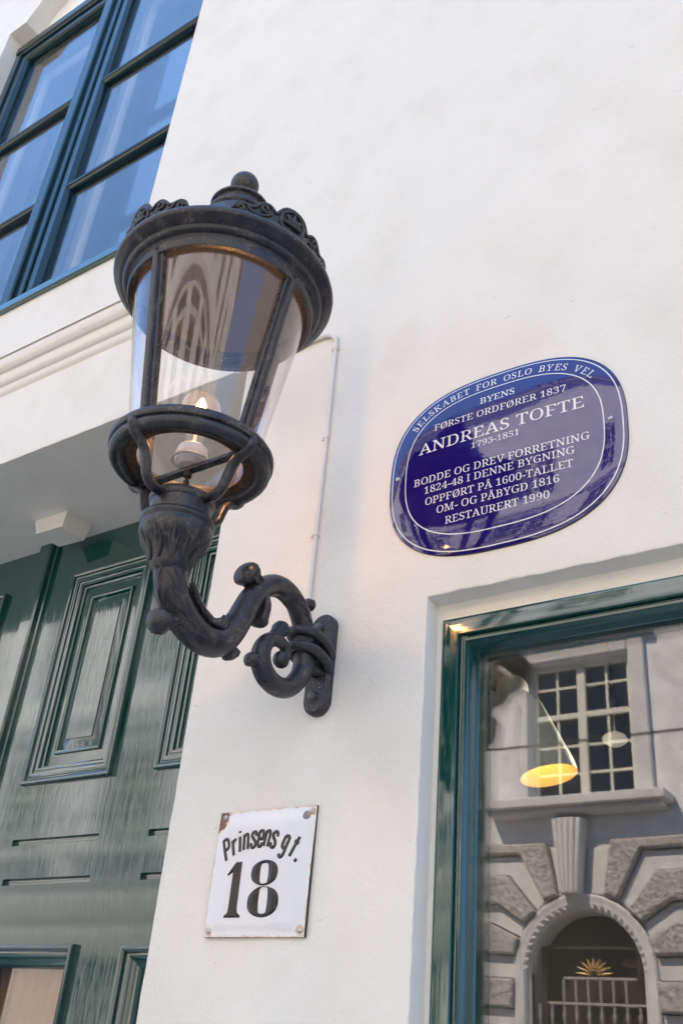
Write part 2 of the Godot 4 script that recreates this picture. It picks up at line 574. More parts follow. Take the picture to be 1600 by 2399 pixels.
func build_white_house() -> void:
	var h := thing("white_house", "white plastered house with glossy dark green door and windows behind the lantern", "building", Vector3(-1.5, -1.6, 0))
	var x0 := -13.0
	var x1 := 9.0
	var top := 6.5
	var holes := [[-4.2 - 0.03, -1.7, X_DOOR + 0.03, Y_SOFFIT + 0.03], [-0.902 - 0.03, -0.93, 1.63, 0.857 + 0.03], [-3.838, 2.3, -2.131, 5.036], [-3.70, 5.036, -2.27, 5.43]]
	var m := MB.new()
	m.face(x0, -1.7, x1, top, holes, 0.0)
	# shouldered arch over the upper window
	var c := Vector2(-2.985, 0)
	var arch := [Vector2(0.715, 5.036), Vector2(0.621, 5.17), Vector2(0.5, 5.27), Vector2(0.34, 5.36), Vector2(0.17, 5.41), Vector2(0.0, 5.43)]
	for s in [-1.0, 1.0]:
		for i in arch.size() - 1:
			var a := Vector3(c.x + s * arch[i].x, arch[i].y, 0)
			var b := Vector3(c.x + s * arch[i + 1].x, arch[i + 1].y, 0)
			var q := Vector3(c.x + s * 0.715, 5.43, 0)
			m.fix_tri(a, b, q, Vector3(0, 5, -9))
			m.fix_quad(a, b, b + Vector3(0, 0, -0.1), a + Vector3(0, 0, -0.1), (a + b) / 2 + Vector3(0, 9, 0))
		m.fix_quad(Vector3(c.x + s * 0.8535, 5.036, 0), Vector3(c.x + s * 0.715, 5.036, 0), Vector3(c.x + s * 0.715, 5.036, -0.1), Vector3(c.x + s * 0.8535, 5.036, -0.1), Vector3(c.x, 9, 0))
		m.fix_quad(Vector3(c.x + s * 0.8535, 2.3, 0), Vector3(c.x + s * 0.8535, 5.036, 0), Vector3(c.x + s * 0.8535, 5.036, -0.1), Vector3(c.x + s * 0.8535, 2.3, -0.1), Vector3(c.x + s * 9.0, 4, -0.05))
	m.quad(Vector3(-3.838, 2.3, 0), Vector3(-2.131, 2.3, 0), Vector3(-2.131, 2.3, -0.5), Vector3(-3.838, 2.3, -0.5))
	# infill over the window frame, at the back of the reveal
	m.face(-3.86, 4.9, -2.11, 5.5, [], -0.1)
	# rough plaster edges of the shop window and the door recess
	m.mould_rough(-0.902, -0.9, 1.6, 0.857, [Vector3(-0.03, 0, 0), Vector3(-0.004, 0, 0.003), Vector3(0.0, -0.002, 0.0042), Vector3(0.0015, -0.006, 0.0035), Vector3(0.003, -0.036, 0.001), Vector3(0.006, -0.041, 0.001), Vector3(0.012, -0.0425, 0), Vector3(0.07, -0.0425, 0)], wob)
	m.mould_rough(-4.2, -1.7, X_DOOR, Y_SOFFIT, [Vector3(-0.03, 0, 0), Vector3(-0.005, 0, 0.0015), Vector3(-0.001, -0.002, 0.003), Vector3(0.0, -0.007, 0.003), Vector3(0.0, -0.3, 0.001), Vector3(-0.001, -0.54, 0)], wob, 0.02)
	obj("wall", m, mats.plaster, h)
	# side walls, back, roof and the floors within, closing the rooms
	m = MB.new()
	m.box(Vector3(x0, -1.75, -10.0), Vector3(x0 + 0.4, top, -0.001))
	m.box(Vector3(x1 - 0.4, -1.75, -10.0), Vector3(x1, top, -0.001))
	m.box(Vector3(x0 + 0.4, -1.75, -10.0), Vector3(x1 - 0.4, top, -9.6))
	obj("outer_wall", m, mats.plaster_trim, h)
	m = MB.new()
	m.quad(Vector3(x0 - 0.2, top + 0.002, 0.25), Vector3(x1 + 0.2, top + 0.002, 0.25), Vector3(x1 + 0.2, top + 1.4, -5.0), Vector3(x0 - 0.2, top + 1.4, -5.0))
	m.quad(Vector3(x1 + 0.2, top + 0.002, -10.2), Vector3(x0 - 0.2, top + 0.002, -10.2), Vector3(x0 - 0.2, top + 1.4, -5.0), Vector3(x1 + 0.2, top + 1.4, -5.0))
	m.quad(Vector3(x0 - 0.2, top + 0.001, -10.2), Vector3(x1 + 0.2, top + 0.001, -10.2), Vector3(x1 + 0.2, top + 0.001, 0.25), Vector3(x0 - 0.2, top + 0.001, 0.25))
	obj("roof", m, mats.roof_tile, h)
	# shop room: inner faces
	m = MB.new()
	room(m, Vector3(-1.44, -1.55, -4.6), Vector3(5.0, 1.62, -0.30), true)
	for q in [[-1.44, -1.55, -0.98, 1.62], [1.7, -1.55, 5.0, 1.62], [-0.98, 0.92, 1.7, 1.62], [-0.98, -1.55, 1.7, -0.95]]:
		m.quad(Vector3(q[2], q[1], -0.30), Vector3(q[0], q[1], -0.30), Vector3(q[0], q[3], -0.30), Vector3(q[2], q[3], -0.30))
	# splayed inner reveal of the shop window
	var fo := [Vector3(-0.86, -0.86, -0.1), Vector3(1.56, -0.86, -0.1), Vector3(1.56, 0.8, -0.1), Vector3(-0.86, 0.8, -0.1)]
	var fi := [Vector3(-0.98, -0.95, -0.30), Vector3(1.7, -0.95, -0.30), Vector3(1.7, 0.92, -0.30), Vector3(-0.98, 0.92, -0.30)]
	for k in 4:
		m.quad(fo[k], fo[(k + 1) % 4], fi[(k + 1) % 4], fi[k])
	obj("shop_room", m, mats.room_wall, h)
	m = MB.new()
	room(m, Vector3(-6.5, 2.0, -5.0), Vector3(0.5, 5.6, -0.42), true)
	m.face(-6.5, 2.0, 0.5, 5.6, [[-3.838, 2.3, -2.131, 5.1]], -0.42, -1)
	m.mould(-3.838, 2.3, -2.131, 5.1, [Vector2(0, -0.17), Vector2(0, -0.42)])
	obj("upper_room", m, mats.upper_room, h)
	# string moulding under the window, seen from below
	m = MB.new()
	m.extrude_x([Vector2(0.0, 2.366), Vector2(0.06, 2.365), Vector2(0.06, 2.127), Vector2(0.053, 2.132), Vector2(0.053, 2.1237), Vector2(0.056, 2.114), Vector2(0.055, 2.104), Vector2(0.0525, 2.093), Vector2(0.048, 2.084), Vector2(0.040, 2.078), Vector2(0.030, 2.0775), Vector2(0.030, 2.053), Vector2(0.0285, 2.0435), Vector2(0.025, 2.036), Vector2(0.018, 2.031), Vector2(0.013, 2.0305), Vector2(0.013, 2.012), Vector2(0.009, 2.004), Vector2(0.003, 1.9995), Vector2(0.0, 1.997)], -4.15, -1.985)
	obj("apron_moulding", m, mats.plaster_trim, h, 30.0)
	# block hanging from the soffit above the door
	m = MB.new()
	var bt := [Vector3(-2.75, Y_SOFFIT + 0.002, -0.317), Vector3(-2.58, Y_SOFFIT + 0.002, -0.318), Vector3(-2.583, Y_SOFFIT + 0.002, -0.436), Vector3(-2.747, Y_SOFFIT + 0.002, -0.436)]
	var bb := [Vector3(-2.7227, 1.6155, -0.3155), Vector3(-2.5872, 1.6155, -0.3194), Vector3(-2.5944, 1.6155, -0.428), Vector3(-2.7191, 1.6155, -0.421)]
	var bc := Vector3(-2.655, 1.65, -0.37)
	for k in 4:
		m.fix_quad(bt[k], bt[(k + 1) % 4], bb[(k + 1) % 4], bb[k], bc)
	m.fix_quad(bb[0], bb[1], bb[2], bb[3], bc)
	obj("soffit_block", m, mats.plaster_trim, h)
	build_door(h)
	build_upper_window(h)
	build_shop_window(h)

func room(m: MB, lo: Vector3, hi: Vector3, open_front: bool) -> void:
	# inner faces of a room whose front (towards +z) may stay open
	m.quad(Vector3(lo.x, lo.y, lo.z), Vector3(hi.x, lo.y, lo.z), Vector3(hi.x, hi.y, lo.z), Vector3(lo.x, hi.y, lo.z))
	m.quad(Vector3(lo.x, lo.y, hi.z), Vector3(lo.x, lo.y, lo.z), Vector3(lo.x, hi.y, lo.z), Vector3(lo.x, hi.y, hi.z))
	m.quad(Vector3(hi.x, lo.y, lo.z), Vector3(hi.x, lo.y, hi.z), Vector3(hi.x, hi.y, hi.z), Vector3(hi.x, hi.y, lo.z))
	m.quad(Vector3(lo.x, lo.y, hi.z), Vector3(hi.x, lo.y, hi.z), Vector3(hi.x, lo.y, lo.z), Vector3(lo.x, lo.y, lo.z))
	m.quad(Vector3(lo.x, hi.y, lo.z), Vector3(hi.x, hi.y, lo.z), Vector3(hi.x, hi.y, hi.z), Vector3(lo.x, hi.y, hi.z))

func build_door(h: Node3D) -> void:
	var d := group_part("door", h, Vector3(-2.855, -1.6, Z_DOOR))
	d.set_meta("label", "tall glossy dark green double door with moulded panels")
	var cx := -2.855
	var z := Z_DOOR
	# one leaf is right of the centre line, the other is its mirror image
	for s in [1.0, -1.0]:
		var fx := func(x: float) -> float: return cx + s * (x - cx)
		var cells := [[-2.668, -2.262], [-2.08, -1.674]]
		var holes := []
		for cpair in cells:
			var a: float = minf(fx.call(cpair[0]), fx.call(cpair[1]))
			var b: float = maxf(fx.call(cpair[0]), fx.call(cpair[1]))
			holes.append([a, 0.755, b, 1.518, "panel"])
			holes.append([a + 0.012, 0.568, b - 0.006, 0.587, "groove"])
			holes.append([a + 0.012, 0.451, b - 0.006, 0.470, "groove"])
			holes.append([a, -0.62, b, 0.287, "low"])
			holes.append([a, -1.45, b, -0.8, "panel"])
		var m := MB.new()
		var xa: float = minf(cx, fx.call(-1.48))
		var xb: float = maxf(cx, fx.call(-1.48))
		m.face(xa, -1.59, xb, Y_SOFFIT + 0.02, holes, z)
		m.mould(xa, -1.59, xb, Y_SOFFIT + 0.02, [Vector2(0, z - 0.05), Vector2(0, z)])
		obj("leaf", m, mats.paint_upright, d)
		var n := 0
		for q in holes:
			m = MB.new()
			if q[4] == "panel":
				m.mould(q[0], q[1], q[2], q[3], [Vector2(0, z), Vector2(0, z + 0.013), Vector2(0.003, z + 0.018), Vector2(0.009, z + 0.0195), Vector2(0.015, z + 0.016), Vector2(0.017, z + 0.008), Vector2(0.022, z + 0.006), Vector2(0.024, z + 0.009), Vector2(0.030, z + 0.0115), Vector2(0.037, z + 0.010), Vector2(0.039, z + 0.004), Vector2(0.044, z + 0.002), Vector2(0.047, z + 0.004), Vector2(0.053, z + 0.003), Vector2(0.056, z - 0.006), Vector2(0.062, z - 0.009), Vector2(0.064, z - 0.016), Vector2(0.098, z - 0.016)])
				obj("panel_moulding", m, mats.paint_smooth, d)
				m = MB.new()
				m.mould(q[0], q[1], q[2], q[3], [Vector2(0.098, z - 0.016), Vector2(0.099, z - 0.008), Vector2(0.104, z - 0.006), Vector2(0.109, z - 0.008), Vector2(0.112, z - 0.015), Vector2(0.114, z - 0.018), Vector2(0.117, z - 0.017), Vector2(0.142, z - 0.010), Vector2(0.1425, z - 0.0065)], true)
				obj("panel", m, mats.paint_upright, d)
			elif q[4] == "groove":
				m.mould(q[0], q[1], q[2], q[3], [Vector2(0, z), Vector2(0.0015, z - 0.002), Vector2(0.003, z - 0.012), Vector2(0.006, z - 0.013)], true)
				obj("groove", m, mats.paint_smooth, d)
			else:
				var glazed: bool = n == 0
				m.mould(q[0], q[1], q[2], q[3], [Vector2(0, z), Vector2(0, z + 0.012), Vector2(0.004, z + 0.018), Vector2(0.012, z + 0.019), Vector2(0.018, z + 0.014), Vector2(0.020, z + 0.004), Vector2(0.028, z + 0.001), Vector2(0.034, z - 0.003), Vector2(0.040, z - 0.012), Vector2(0.050, z - 0.016), Vector2(0.056, z - 0.024), Vector2(0.06, z - 0.034)])
				if not glazed:
					m.mould(q[0], q[1], q[2], q[3], [Vector2(0.06, z - 0.034), Vector2(0.085, z - 0.034), Vector2(0.087, z - 0.026), Vector2(0.1, z - 0.024)], true)
				obj("panel_moulding", m, mats.paint_smooth, d)
				if glazed:
					m = MB.new()
					m.box(Vector3(q[0] + 0.055, q[1] + 0.055, z - 0.036), Vector3(q[2] - 0.055, q[3] - 0.055, z - 0.031))
					obj("pane", m, mats.window_glass, d)
					m = MB.new()
					var k := 24
					for i in k:
						var u0 := lerpf(q[0] + 0.02, q[2] - 0.02, float(i) / k)
						var u1 := lerpf(q[0] + 0.02, q[2] - 0.02, float(i + 1) / k)
						var z0 := z - 0.075 + 0.006 * sin(i * 1.7)
						var z1 := z - 0.075 + 0.006 * sin((i + 1) * 1.7)
						m.quad(Vector3(u0, q[1], z0), Vector3(u1, q[1], z1), Vector3(u1, q[3], z1), Vector3(u0, q[3], z0))
					obj("brown_backing", m, mats.brown_backing, d)  # rippled brown sheet added close behind the pane for its amber tone
				n += 1
	var m3 := MB.new()
	m3.box(Vector3(cx - 0.034, -1.59, z - 0.01), Vector3(cx + 0.034, Y_SOFFIT + 0.01, z + 0.03), 0.006)
	m3.box(Vector3(cx + 0.032, -1.59, z - 0.01), Vector3(cx + 0.05, Y_SOFFIT + 0.01, z + 0.012), 0.004)
	m3.box(Vector3(cx - 0.05, -1.59, z - 0.01), Vector3(cx - 0.032, Y_SOFFIT + 0.01, z + 0.012), 0.004)
	obj("astragal", m3, mats.paint_smooth, d)
	# backing of the recess
	m3 = MB.new()
	m3.face(-4.3, -1.65, -1.46, 1.8, [], z - 0.11)
	m3.quad(Vector3(-4.3, 1.8, z - 0.11), Vector3(-1.46, 1.8, z - 0.11), Vector3(-1.46, 1.8, z + 0.1), Vector3(-4.3, 1.8, z + 0.1))
	obj("door_lining", m3, mats.paint_smooth, d)

func build_upper_window(h: Node3D) -> void:
	var w := group_part("upper_window", h, Vector3(-2.985, 2.4, -0.1))
	w.set_meta("label", "dark green casement window with six panes per side under a shouldered arch")
	var x0 := -3.838
	var x1 := -2.131
	var y0 := 2.40
	var y1 := 4.955
	var cx := -2.985
	var m := MB.new()
	m.mould(x0, y0, x1, y1, [Vector2(-0.02, -0.095), Vector2(-0.002, -0.082), Vector2(0.004, -0.078), Vector2(0.046, -0.078), Vector2(0.05, -0.082), Vector2(0.052, -0.1), Vector2(0.052, -0.17)])
	m.box(Vector3(x0, 4.925, -0.098), Vector3(x1, 4.985, -0.07), 0.006)
	obj("frame", m, mats.paint_window, w)
	m = MB.new()
	m.box(Vector3(cx - 0.058, y0, -0.16), Vector3(cx + 0.058, y1 - 0.03, -0.079), 0.005)
	m.box(Vector3(cx - 0.04, y0, -0.085), Vector3(cx + 0.012, y1 - 0.03, -0.062), 0.006)
	obj("mullion", m, mats.paint_window, w)
	var bars := [3.30, 4.04]
	for s in [[x0 + 0.054, cx - 0.058], [cx + 0.058, x1 - 0.054]]:
		m = MB.new()
		m.mould(s[0], y0 + 0.05, s[1], y1 - 0.054, [Vector2(0, -0.16), Vector2(0, -0.094), Vector2(0.004, -0.09), Vector2(0.046, -0.09), Vector2(0.05, -0.096), Vector2(0.056, -0.104), Vector2(0.062, -0.118), Vector2(0.064, -0.15)])
		obj("sash", m, mats.paint_window, w)
		for y in bars:
			m = MB.new()
			bar(m, s[0] + 0.05, s[1] - 0.05, y)
			obj("glazing_bar", m, mats.paint_window, w)
		var ys := [y0 + 0.1, 3.30, 4.04, y1 - 0.11]
		for k in 3:
			m = MB.new()
			m.box(Vector3(s[0] + 0.055, ys[k] + 0.002, -0.1275), Vector3(s[1] - 0.055, ys[k + 1] - 0.002, -0.1235))
			obj("pane", m, mats.window_glass, w)
		# inner casement
		m = MB.new()
		m.mould(s[0] - 0.02, y0 + 0.03, s[1] + 0.02, y1 - 0.02, [Vector2(0, -0.27), Vector2(0, -0.235), Vector2(0.055, -0.235), Vector2(0.06, -0.245), Vector2(0.062, -0.27)])
		obj("inner_sash", m, mats.inner_sash, w)
		m = MB.new()
		m.box(Vector3(s[0] + 0.03, y0 + 0.08, -0.256), Vector3(s[1] - 0.03, y1 - 0.07, -0.252))
		obj("pane", m, mats.window_glass, w)
	m = MB.new()
	m.box(Vector3(-4.0, 2.3655, -0.12), Vector3(-2.05, 2.4035, 0.078), 0.004)
	obj("sill", m, mats.paint_smooth, w)

func bar(m: MB, xa: float, xb: float, y: float) -> void:
	var p := [Vector2(-0.15, 0.010), Vector2(-0.115, 0.011), Vector2(-0.1, 0.016), Vector2(-0.094, 0.013), Vector2(-0.091, 0.004), Vector2(-0.093, -0.004), Vector2(-0.099, -0.008), Vector2(-0.104, -0.016), Vector2(-0.116, -0.021), Vector2(-0.15, -0.021)]
	for i in p.size() - 1:
		var a: Vector2 = p[i]
		var b: Vector2 = p[i + 1]
		m.quad(Vector3(xa, y + b.y, b.x), Vector3(xb, y + b.y, b.x), Vector3(xb, y + a.y, a.x), Vector3(xa, y + a.y, a.x))

func build_shop_window(h: Node3D) -> void:
	var w := group_part("shop_window", h, Vector3(0.35, -0.9, -0.06))
	w.set_meta("label", "shop window in a thick glossy dark green frame")
	var x0 := -0.884
	var x1 := 1.582
	var y0 := -0.88
	var y1 := 0.8165
	# four frame members with the joints cut square at the top, as the photo shows
	var prof := [Vector2(0, -0.046), Vector2(0, -0.036), Vector2(0.003, -0.0315), Vector2(0.008, -0.030), Vector2(0.037, -0.030), Vector2(0.0395, -0.0335), Vector2(0.0405, -0.043)]
	for k in 4:
		var m := MB.new()
		side(m, x0, y0, x1, y1, prof, k)
		obj("frame_member", m, mats.paint_level if k % 2 == 0 else mats.paint_upright, w)
	var bead := [Vector2(0.0405, -0.043), Vector2(0.0435, -0.0435), Vector2(0.0445, -0.037), Vector2(0.0475, -0.0345), Vector2(0.0515, -0.036), Vector2(0.0545, -0.043), Vector2(0.0575, -0.046), Vector2(0.060, -0.055), Vector2(0.0625, -0.066), Vector2(0.065, -0.069), Vector2(0.065, -0.12)]
	for k in 4:
		var m := MB.new()
		side(m, x0, y0, x1, y1, bead, k)
		obj("glazing_bead", m, mats.paint_smooth, w)
	for z in [-0.078, -0.091, -0.104]:  # the third pane is added to strengthen the mirrored street
		var m := MB.new()
		m.box(Vector3(x0 + 0.058, y0 + 0.058, z - 0.004), Vector3(x1 - 0.058, y1 - 0.058, z))
		obj("pane", m, mats.window_glass, w)

func side(m: MB, x0: float, y0: float, x1: float, y1: float, prof: Array, k: int) -> void:
	for i in prof.size() - 1:
		var l := []
		for p in [prof[i], prof[i + 1]]:
			var d: float = p.x
			l.append([Vector3(x0 + d, y0 + d, p.y), Vector3(x1 - d, y0 + d, p.y), Vector3(x1 - d, y1 - d, p.y), Vector3(x0 + d, y1 - d, p.y)])
		m.quad(l[0][k], l[0][(k + 1) % 4], l[1][(k + 1) % 4], l[1][k])

# ------------------------------------------------------------------ the lantern
const LX := -1.1355
const LZ := 0.47

func around(r: float, y: float, deg: float) -> Vector3:
	return Vector3(LX + r * cos(deg_to_rad(deg)), y, LZ + r * sin(deg_to_rad(deg)))

func build_lantern() -> void:
	var t := thing("wall_lantern", "black cast iron street lantern on a scrolled wall bracket, its bulb lit", "lantern", Vector3(LX, 0.64, 0))
	var iron: Material = mats.iron
	var at := Vector3(LX, 0, LZ)
	# ---- cap
	var m := MB.new()
	m.lathe([Vector2(0.172, 1.372), Vector2(0.176, 1.334), Vector2(0.178, 1.331), Vector2(0.186, 1.331), Vector2(0.188, 1.334), Vector2(0.1885, 1.353), Vector2(0.191, 1.3565), Vector2(0.1965, 1.3575), Vector2(0.2, 1.3595), Vector2(0.2025, 1.364), Vector2(0.2035, 1.3675), Vector2(0.208, 1.369), Vector2(0.2135, 1.372), Vector2(0.2165, 1.3765), Vector2(0.2215, 1.379), Vector2(0.2245, 1.3835), Vector2(0.225, 1.3885), Vector2(0.2235, 1.394), Vector2(0.2195, 1.398), Vector2(0.214, 1.3995), Vector2(0.204, 1.4015), Vector2(0.19, 1.408), Vector2(0.16, 1.436), Vector2(0.125, 1.482), Vector2(0.095, 1.535), Vector2(0.074, 1.578), Vector2(0.064, 1.59)], at, 96)
	var cap := obj("cap", m, iron, t)
	m = MB.new()
	m.lathe([Vector2(0.062, 1.588), Vector2(0.068, 1.593), Vector2(0.0695, 1.598), Vector2(0.068, 1.603), Vector2(0.062, 1.606), Vector2(0.0575, 1.609), Vector2(0.057, 1.622), Vector2(0.0585, 1.6245), Vector2(0.0645, 1.627), Vector2(0.0655, 1.631), Vector2(0.0635, 1.635), Vector2(0.056, 1.641), Vector2(0.042, 1.652), Vector2(0.029, 1.66), Vector2(0.02, 1.666), Vector2(0.0175, 1.671), Vector2(0.0185, 1.6755), Vector2(0.021, 1.678), Vector2(0.019, 1.681), Vector2(0.01, 1.682)], at, 56)
	obj("neck", m, iron, cap)
	m = MB.new()
	m.ball(at + Vector3(0, 1.707, 0), 0.0315, 32)
	obj("finial", m, iron, cap)
	m = MB.new()
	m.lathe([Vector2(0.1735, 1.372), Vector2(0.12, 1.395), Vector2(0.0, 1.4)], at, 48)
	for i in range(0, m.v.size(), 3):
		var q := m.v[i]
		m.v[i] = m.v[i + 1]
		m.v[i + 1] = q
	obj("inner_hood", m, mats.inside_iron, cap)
	for k in 4:
		var dg := 90.0 * k
		m = MB.new()
		var c := around(0.1885, 1.343, dg)
		var nrm := Vector3(cos(deg_to_rad(dg)), 0, sin(deg_to_rad(dg)))
		m.tube([c - nrm * 0.002, c + nrm * 0.0015, c + nrm * 0.0022], [0.0048, 0.0048, 0.004], 14)
		m.tube([c + nrm * 0.0022 + Vector3(0, 0.0035, 0), c + nrm * 0.0022 - Vector3(0, 0.0035, 0)], [0.0007, 0.0007], 6)
		obj("screw", m, iron, cap)
	# ---- crown of scrolled fretwork, four pieces
	for k in 4:
		obj("crown_piece", crown_piece(13.0 + 90.0 * k), iron, cap, 50.0)
	# ---- glass
	m = MB.new()
	m.lathe([Vector2(0.1185, 0.985), Vector2(0.1765, 1.345)], at, 96)
	m.lathe([Vector2(0.1745, 1.345), Vector2(0.1165, 0.985)], at, 96)
	obj("lantern_glass", m, mats.lantern_glass, t)
	# ---- four bars over the glass
	for k in 4:
		var dg := 90.0 * k
		m = MB.new()
		var out := Vector3(cos(deg_to_rad(dg)), 0, sin(deg_to_rad(dg)))
		var sd := Vector3(-out.z, 0, out.x)
		var a := around(0.121, 0.985, dg)
		var b := around(0.1785, 1.336, dg)
		var up := (b - a).normalized()
		var fw := out - up * out.dot(up)
		var pr := [Vector2(-0.0145, -0.004), Vector2(-0.0145, 0.003), Vector2(-0.0125, 0.005), Vector2(-0.008, 0.005), Vector2(-0.0065, 0.0105), Vector2(-0.004, 0.0125), Vector2(0.004, 0.0125), Vector2(0.0065, 0.0105), Vector2(0.008, 0.005), Vector2(0.0125, 0.005), Vector2(0.0145, 0.003), Vector2(0.0145, -0.004)]
		for i in pr.size():
			var p: Vector2 = pr[i]
			var q: Vector2 = pr[(i + 1) % pr.size()]
			m.fix_quad(a + sd * p.x + fw * p.y, a + sd * q.x + fw * q.y, b + sd * q.x + fw * q.y, b + sd * p.x + fw * p.y, (a + b) / 2)
		for e in [a, b]:
			for i in range(1, pr.size() - 1):
				m.fix_tri(e + sd * pr[0].x + fw * pr[0].y, e + sd * pr[i].x + fw * pr[i].y, e + sd * pr[i + 1].x + fw * pr[i + 1].y, (a + b) / 2)
		obj("glass_bar", m, iron, t, 25.0)
	# ---- lower ring
	m = MB.new()
	m.lathe([Vector2(0.118, 0.972), Vector2(0.118, 0.962), Vector2(0.122, 0.954), Vector2(0.128, 0.949), Vector2(0.136, 0.947), Vector2(0.143, 0.950), Vector2(0.1475, 0.956), Vector2(0.1485, 0.963), Vector2(0.1475, 0.9665), Vector2(0.1455, 0.969), Vector2(0.1505, 0.971), Vector2(0.1525, 0.975), Vector2(0.1525, 0.982), Vector2(0.149, 0.987), Vector2(0.142, 0.9905), Vector2(0.13, 0.992), Vector2(0.1175, 0.990), Vector2(0.1165, 0.983), Vector2(0.118, 0.972)], at, 96)
	var ring := obj("lower_ring", m, iron, t)
	m = MB.new()
	m.lathe([Vector2(0.098, 0.966), Vector2(0.098, 0.963), Vector2(0.119, 0.961), Vector2(0.119, 0.97)], at, 72)
	obj("inner_flange", m, mats.rusty_iron, ring)
	m = MB.new()
	m.lathe([Vector2(0.034, 0.9675), Vector2(0.112, 0.9675)], at, 64)
	obj("bottom_glass", m, mats.lantern_glass, t)
	m = MB.new()
	m.lathe([Vector2(0.031, 0.9665), Vector2(0.035, 0.9655), Vector2(0.037, 0.968), Vector2(0.034, 0.9705), Vector2(0.031, 0.9695), Vector2(0.031, 0.9665)], at, 40)
	obj("glass_rim", m, mats.ceramic, t)
	# ---- four curved stays from ring to collar
	for k in 4:
		var dg := 90.0 * k
		var out := Vector3(cos(deg_to_rad(dg)), 0, sin(deg_to_rad(dg)))
		var sd := Vector3(-out.z, 0, out.x)
		var pts := []
		var rr := [0.0, 0.0]
		var path := spline([Vector2(0.1475, 0.9655), Vector2(0.1455, 0.956), Vector2(0.136, 0.947), Vector2(0.121, 0.940), Vector2(0.1085, 0.928), Vector2(0.1015, 0.910), Vector2(0.096, 0.892), Vector2(0.086, 0.8785), Vector2(0.072, 0.8725), Vector2(0.056, 0.8725), Vector2(0.05, 0.876)], 5)
		var rad := []
		for p in path:
			pts.append(at + out * p.x + Vector3(0, p.y, 0))
			rad.append(0.0105)
		m = MB.new()
		m.tube(pts, rad, 12, sd, 0.72)
		obj("stay", m, iron, t)
		m = MB.new()
		m.ball(around(0.1475, 0.9635, dg), 0.0105, 14, Vector3(0.9, 1.15, 0.9))
		obj("stay_boss", m, iron, ring)
	# ---- cross bar and lamp holder
	m = MB.new()
	m.box(Vector3(LX - 0.122, 0.944, LZ - 0.0075), Vector3(LX + 0.122, 0.9535, LZ + 0.0075), 0.001)
	obj("cross_bar", m, iron, t)
	m = MB.new()
	m.tube([at + Vector3(0, 0.88, 0), at + Vector3(0, 0.925, 0)], [0.0055, 0.0055], 14)
	m.tube([at + Vector3(0, 0.925, 0), at + Vector3(0, 0.945, 0)], [0.003, 0.003], 10)
	m.tube([at + Vector3(0, 0.934, 0), at + Vector3(0, 0.944, 0)], [0.008, 0.008], 6)
	obj("threaded_rod", m, mats.rusty_iron, t)
	m = MB.new()
	m.lathe([Vector2(0.006, 0.9545), Vector2(0.02, 0.957), Vector2(0.027, 0.966), Vector2(0.03, 0.978), Vector2(0.030, 0.983), Vector2(0.0285, 0.985), Vector2(0.0285, 0.989), Vector2(0.0275, 0.9905), Vector2(0.0275, 0.995), Vector2(0.0255, 0.997), Vector2(0.016, 0.9975)], at, 40)
	obj("lamp_holder", m, mats.ceramic, t)
	# ---- bulb
	m = MB.new()
	var bp := [Vector2(0.0155, 0.996), Vector2(0.016, 1.02), Vector2(0.0165, 1.046)]
	for i in 17:
		var a := lerpf(-1.13, PI / 2, i / 16.0)
		bp.append(Vector2(maxf(0.0, 0.0375 * cos(a)), 1.087 + 0.0375 * sin(a)))
	m.lathe(bp, at, 40)
	var bulb := obj("bulb", m, mats.bulb_glass, t)
	m = MB.new()
	m.lathe([Vector2(0.0, 1.066), Vector2(0.007, 1.069), Vector2(0.0105, 1.077), Vector2(0.0108, 1.087), Vector2(0.009, 1.097), Vector2(0.0055, 1.107), Vector2(0.002, 1.113), Vector2(0.0, 1.114)], at, 20)
	obj("glowing_filament", m, mats.filament, bulb)
	m = MB.new()
	m.tube([at + Vector3(0, 0.998, 0), at + Vector3(0, 1.068, 0)], [0.004, 0.0025], 10)
	obj("filament_stem", m, mats.ceramic, bulb)
	var l := OmniLight3D.new()
	l.name = "bulb_light"
	t.add_child(l)
	l.position = at + Vector3(0, 1.085 + EY, 0) - t.global_position
	l.light_color = Color(1.0, 0.7, 0.42)
	l.light_energy = 0.026
	l.light_size = 0.008
	l.omni_range = 20.0
	l.omni_attenuation = 2.0
	l.shadow_enabled = true
	# ---- collar and cup
	m = MB.new()
	m.lathe([Vector2(0.05, 0.836), Vector2(0.0555, 0.84), Vector2(0.0555, 0.868), Vector2(0.0575, 0.87), Vector2(0.059, 0.874), Vector2(0.059, 0.881), Vector2(0.057, 0.8845), Vector2(0.05, 0.886), Vector2(0.047, 0.884), Vector2(0.046, 0.86)], at, 56)
	var collar := obj("collar", m, iron, t)
	for dg in [20.0, 75.0, 140.0, 200.0, 260.0, 320.0]:
		m = MB.new()
		var c := around(0.0555, 0.853, dg)
		var o := Vector3(cos(deg_to_rad(dg)), 0, sin(deg_to_rad(dg)))
		m.tube([c - o * 0.002, c + o * 0.0008], [0.0028, 0.0022], 10)
		obj("grub_screw", m, mats.rusty_iron, collar)
	m = MB.new()
	m.lathe([Vector2(0.024, 0.735), Vector2(0.0335, 0.745), Vector2(0.0345, 0.755), Vector2(0.038, 0.766), Vector2(0.0455, 0.779), Vector2(0.055, 0.79), Vector2(0.0615, 0.8), Vector2(0.0645, 0.81), Vector2(0.0645, 0.817), Vector2(0.0625, 0.822), Vector2(0.063, 0.8255), Vector2(0.066, 0.829), Vector2(0.0665, 0.834), Vector2(0.0645, 0.8385), Vector2(0.058, 0.842), Vector2(0.05, 0.842)], at + Vector3(0, 0, 0.001), 64)
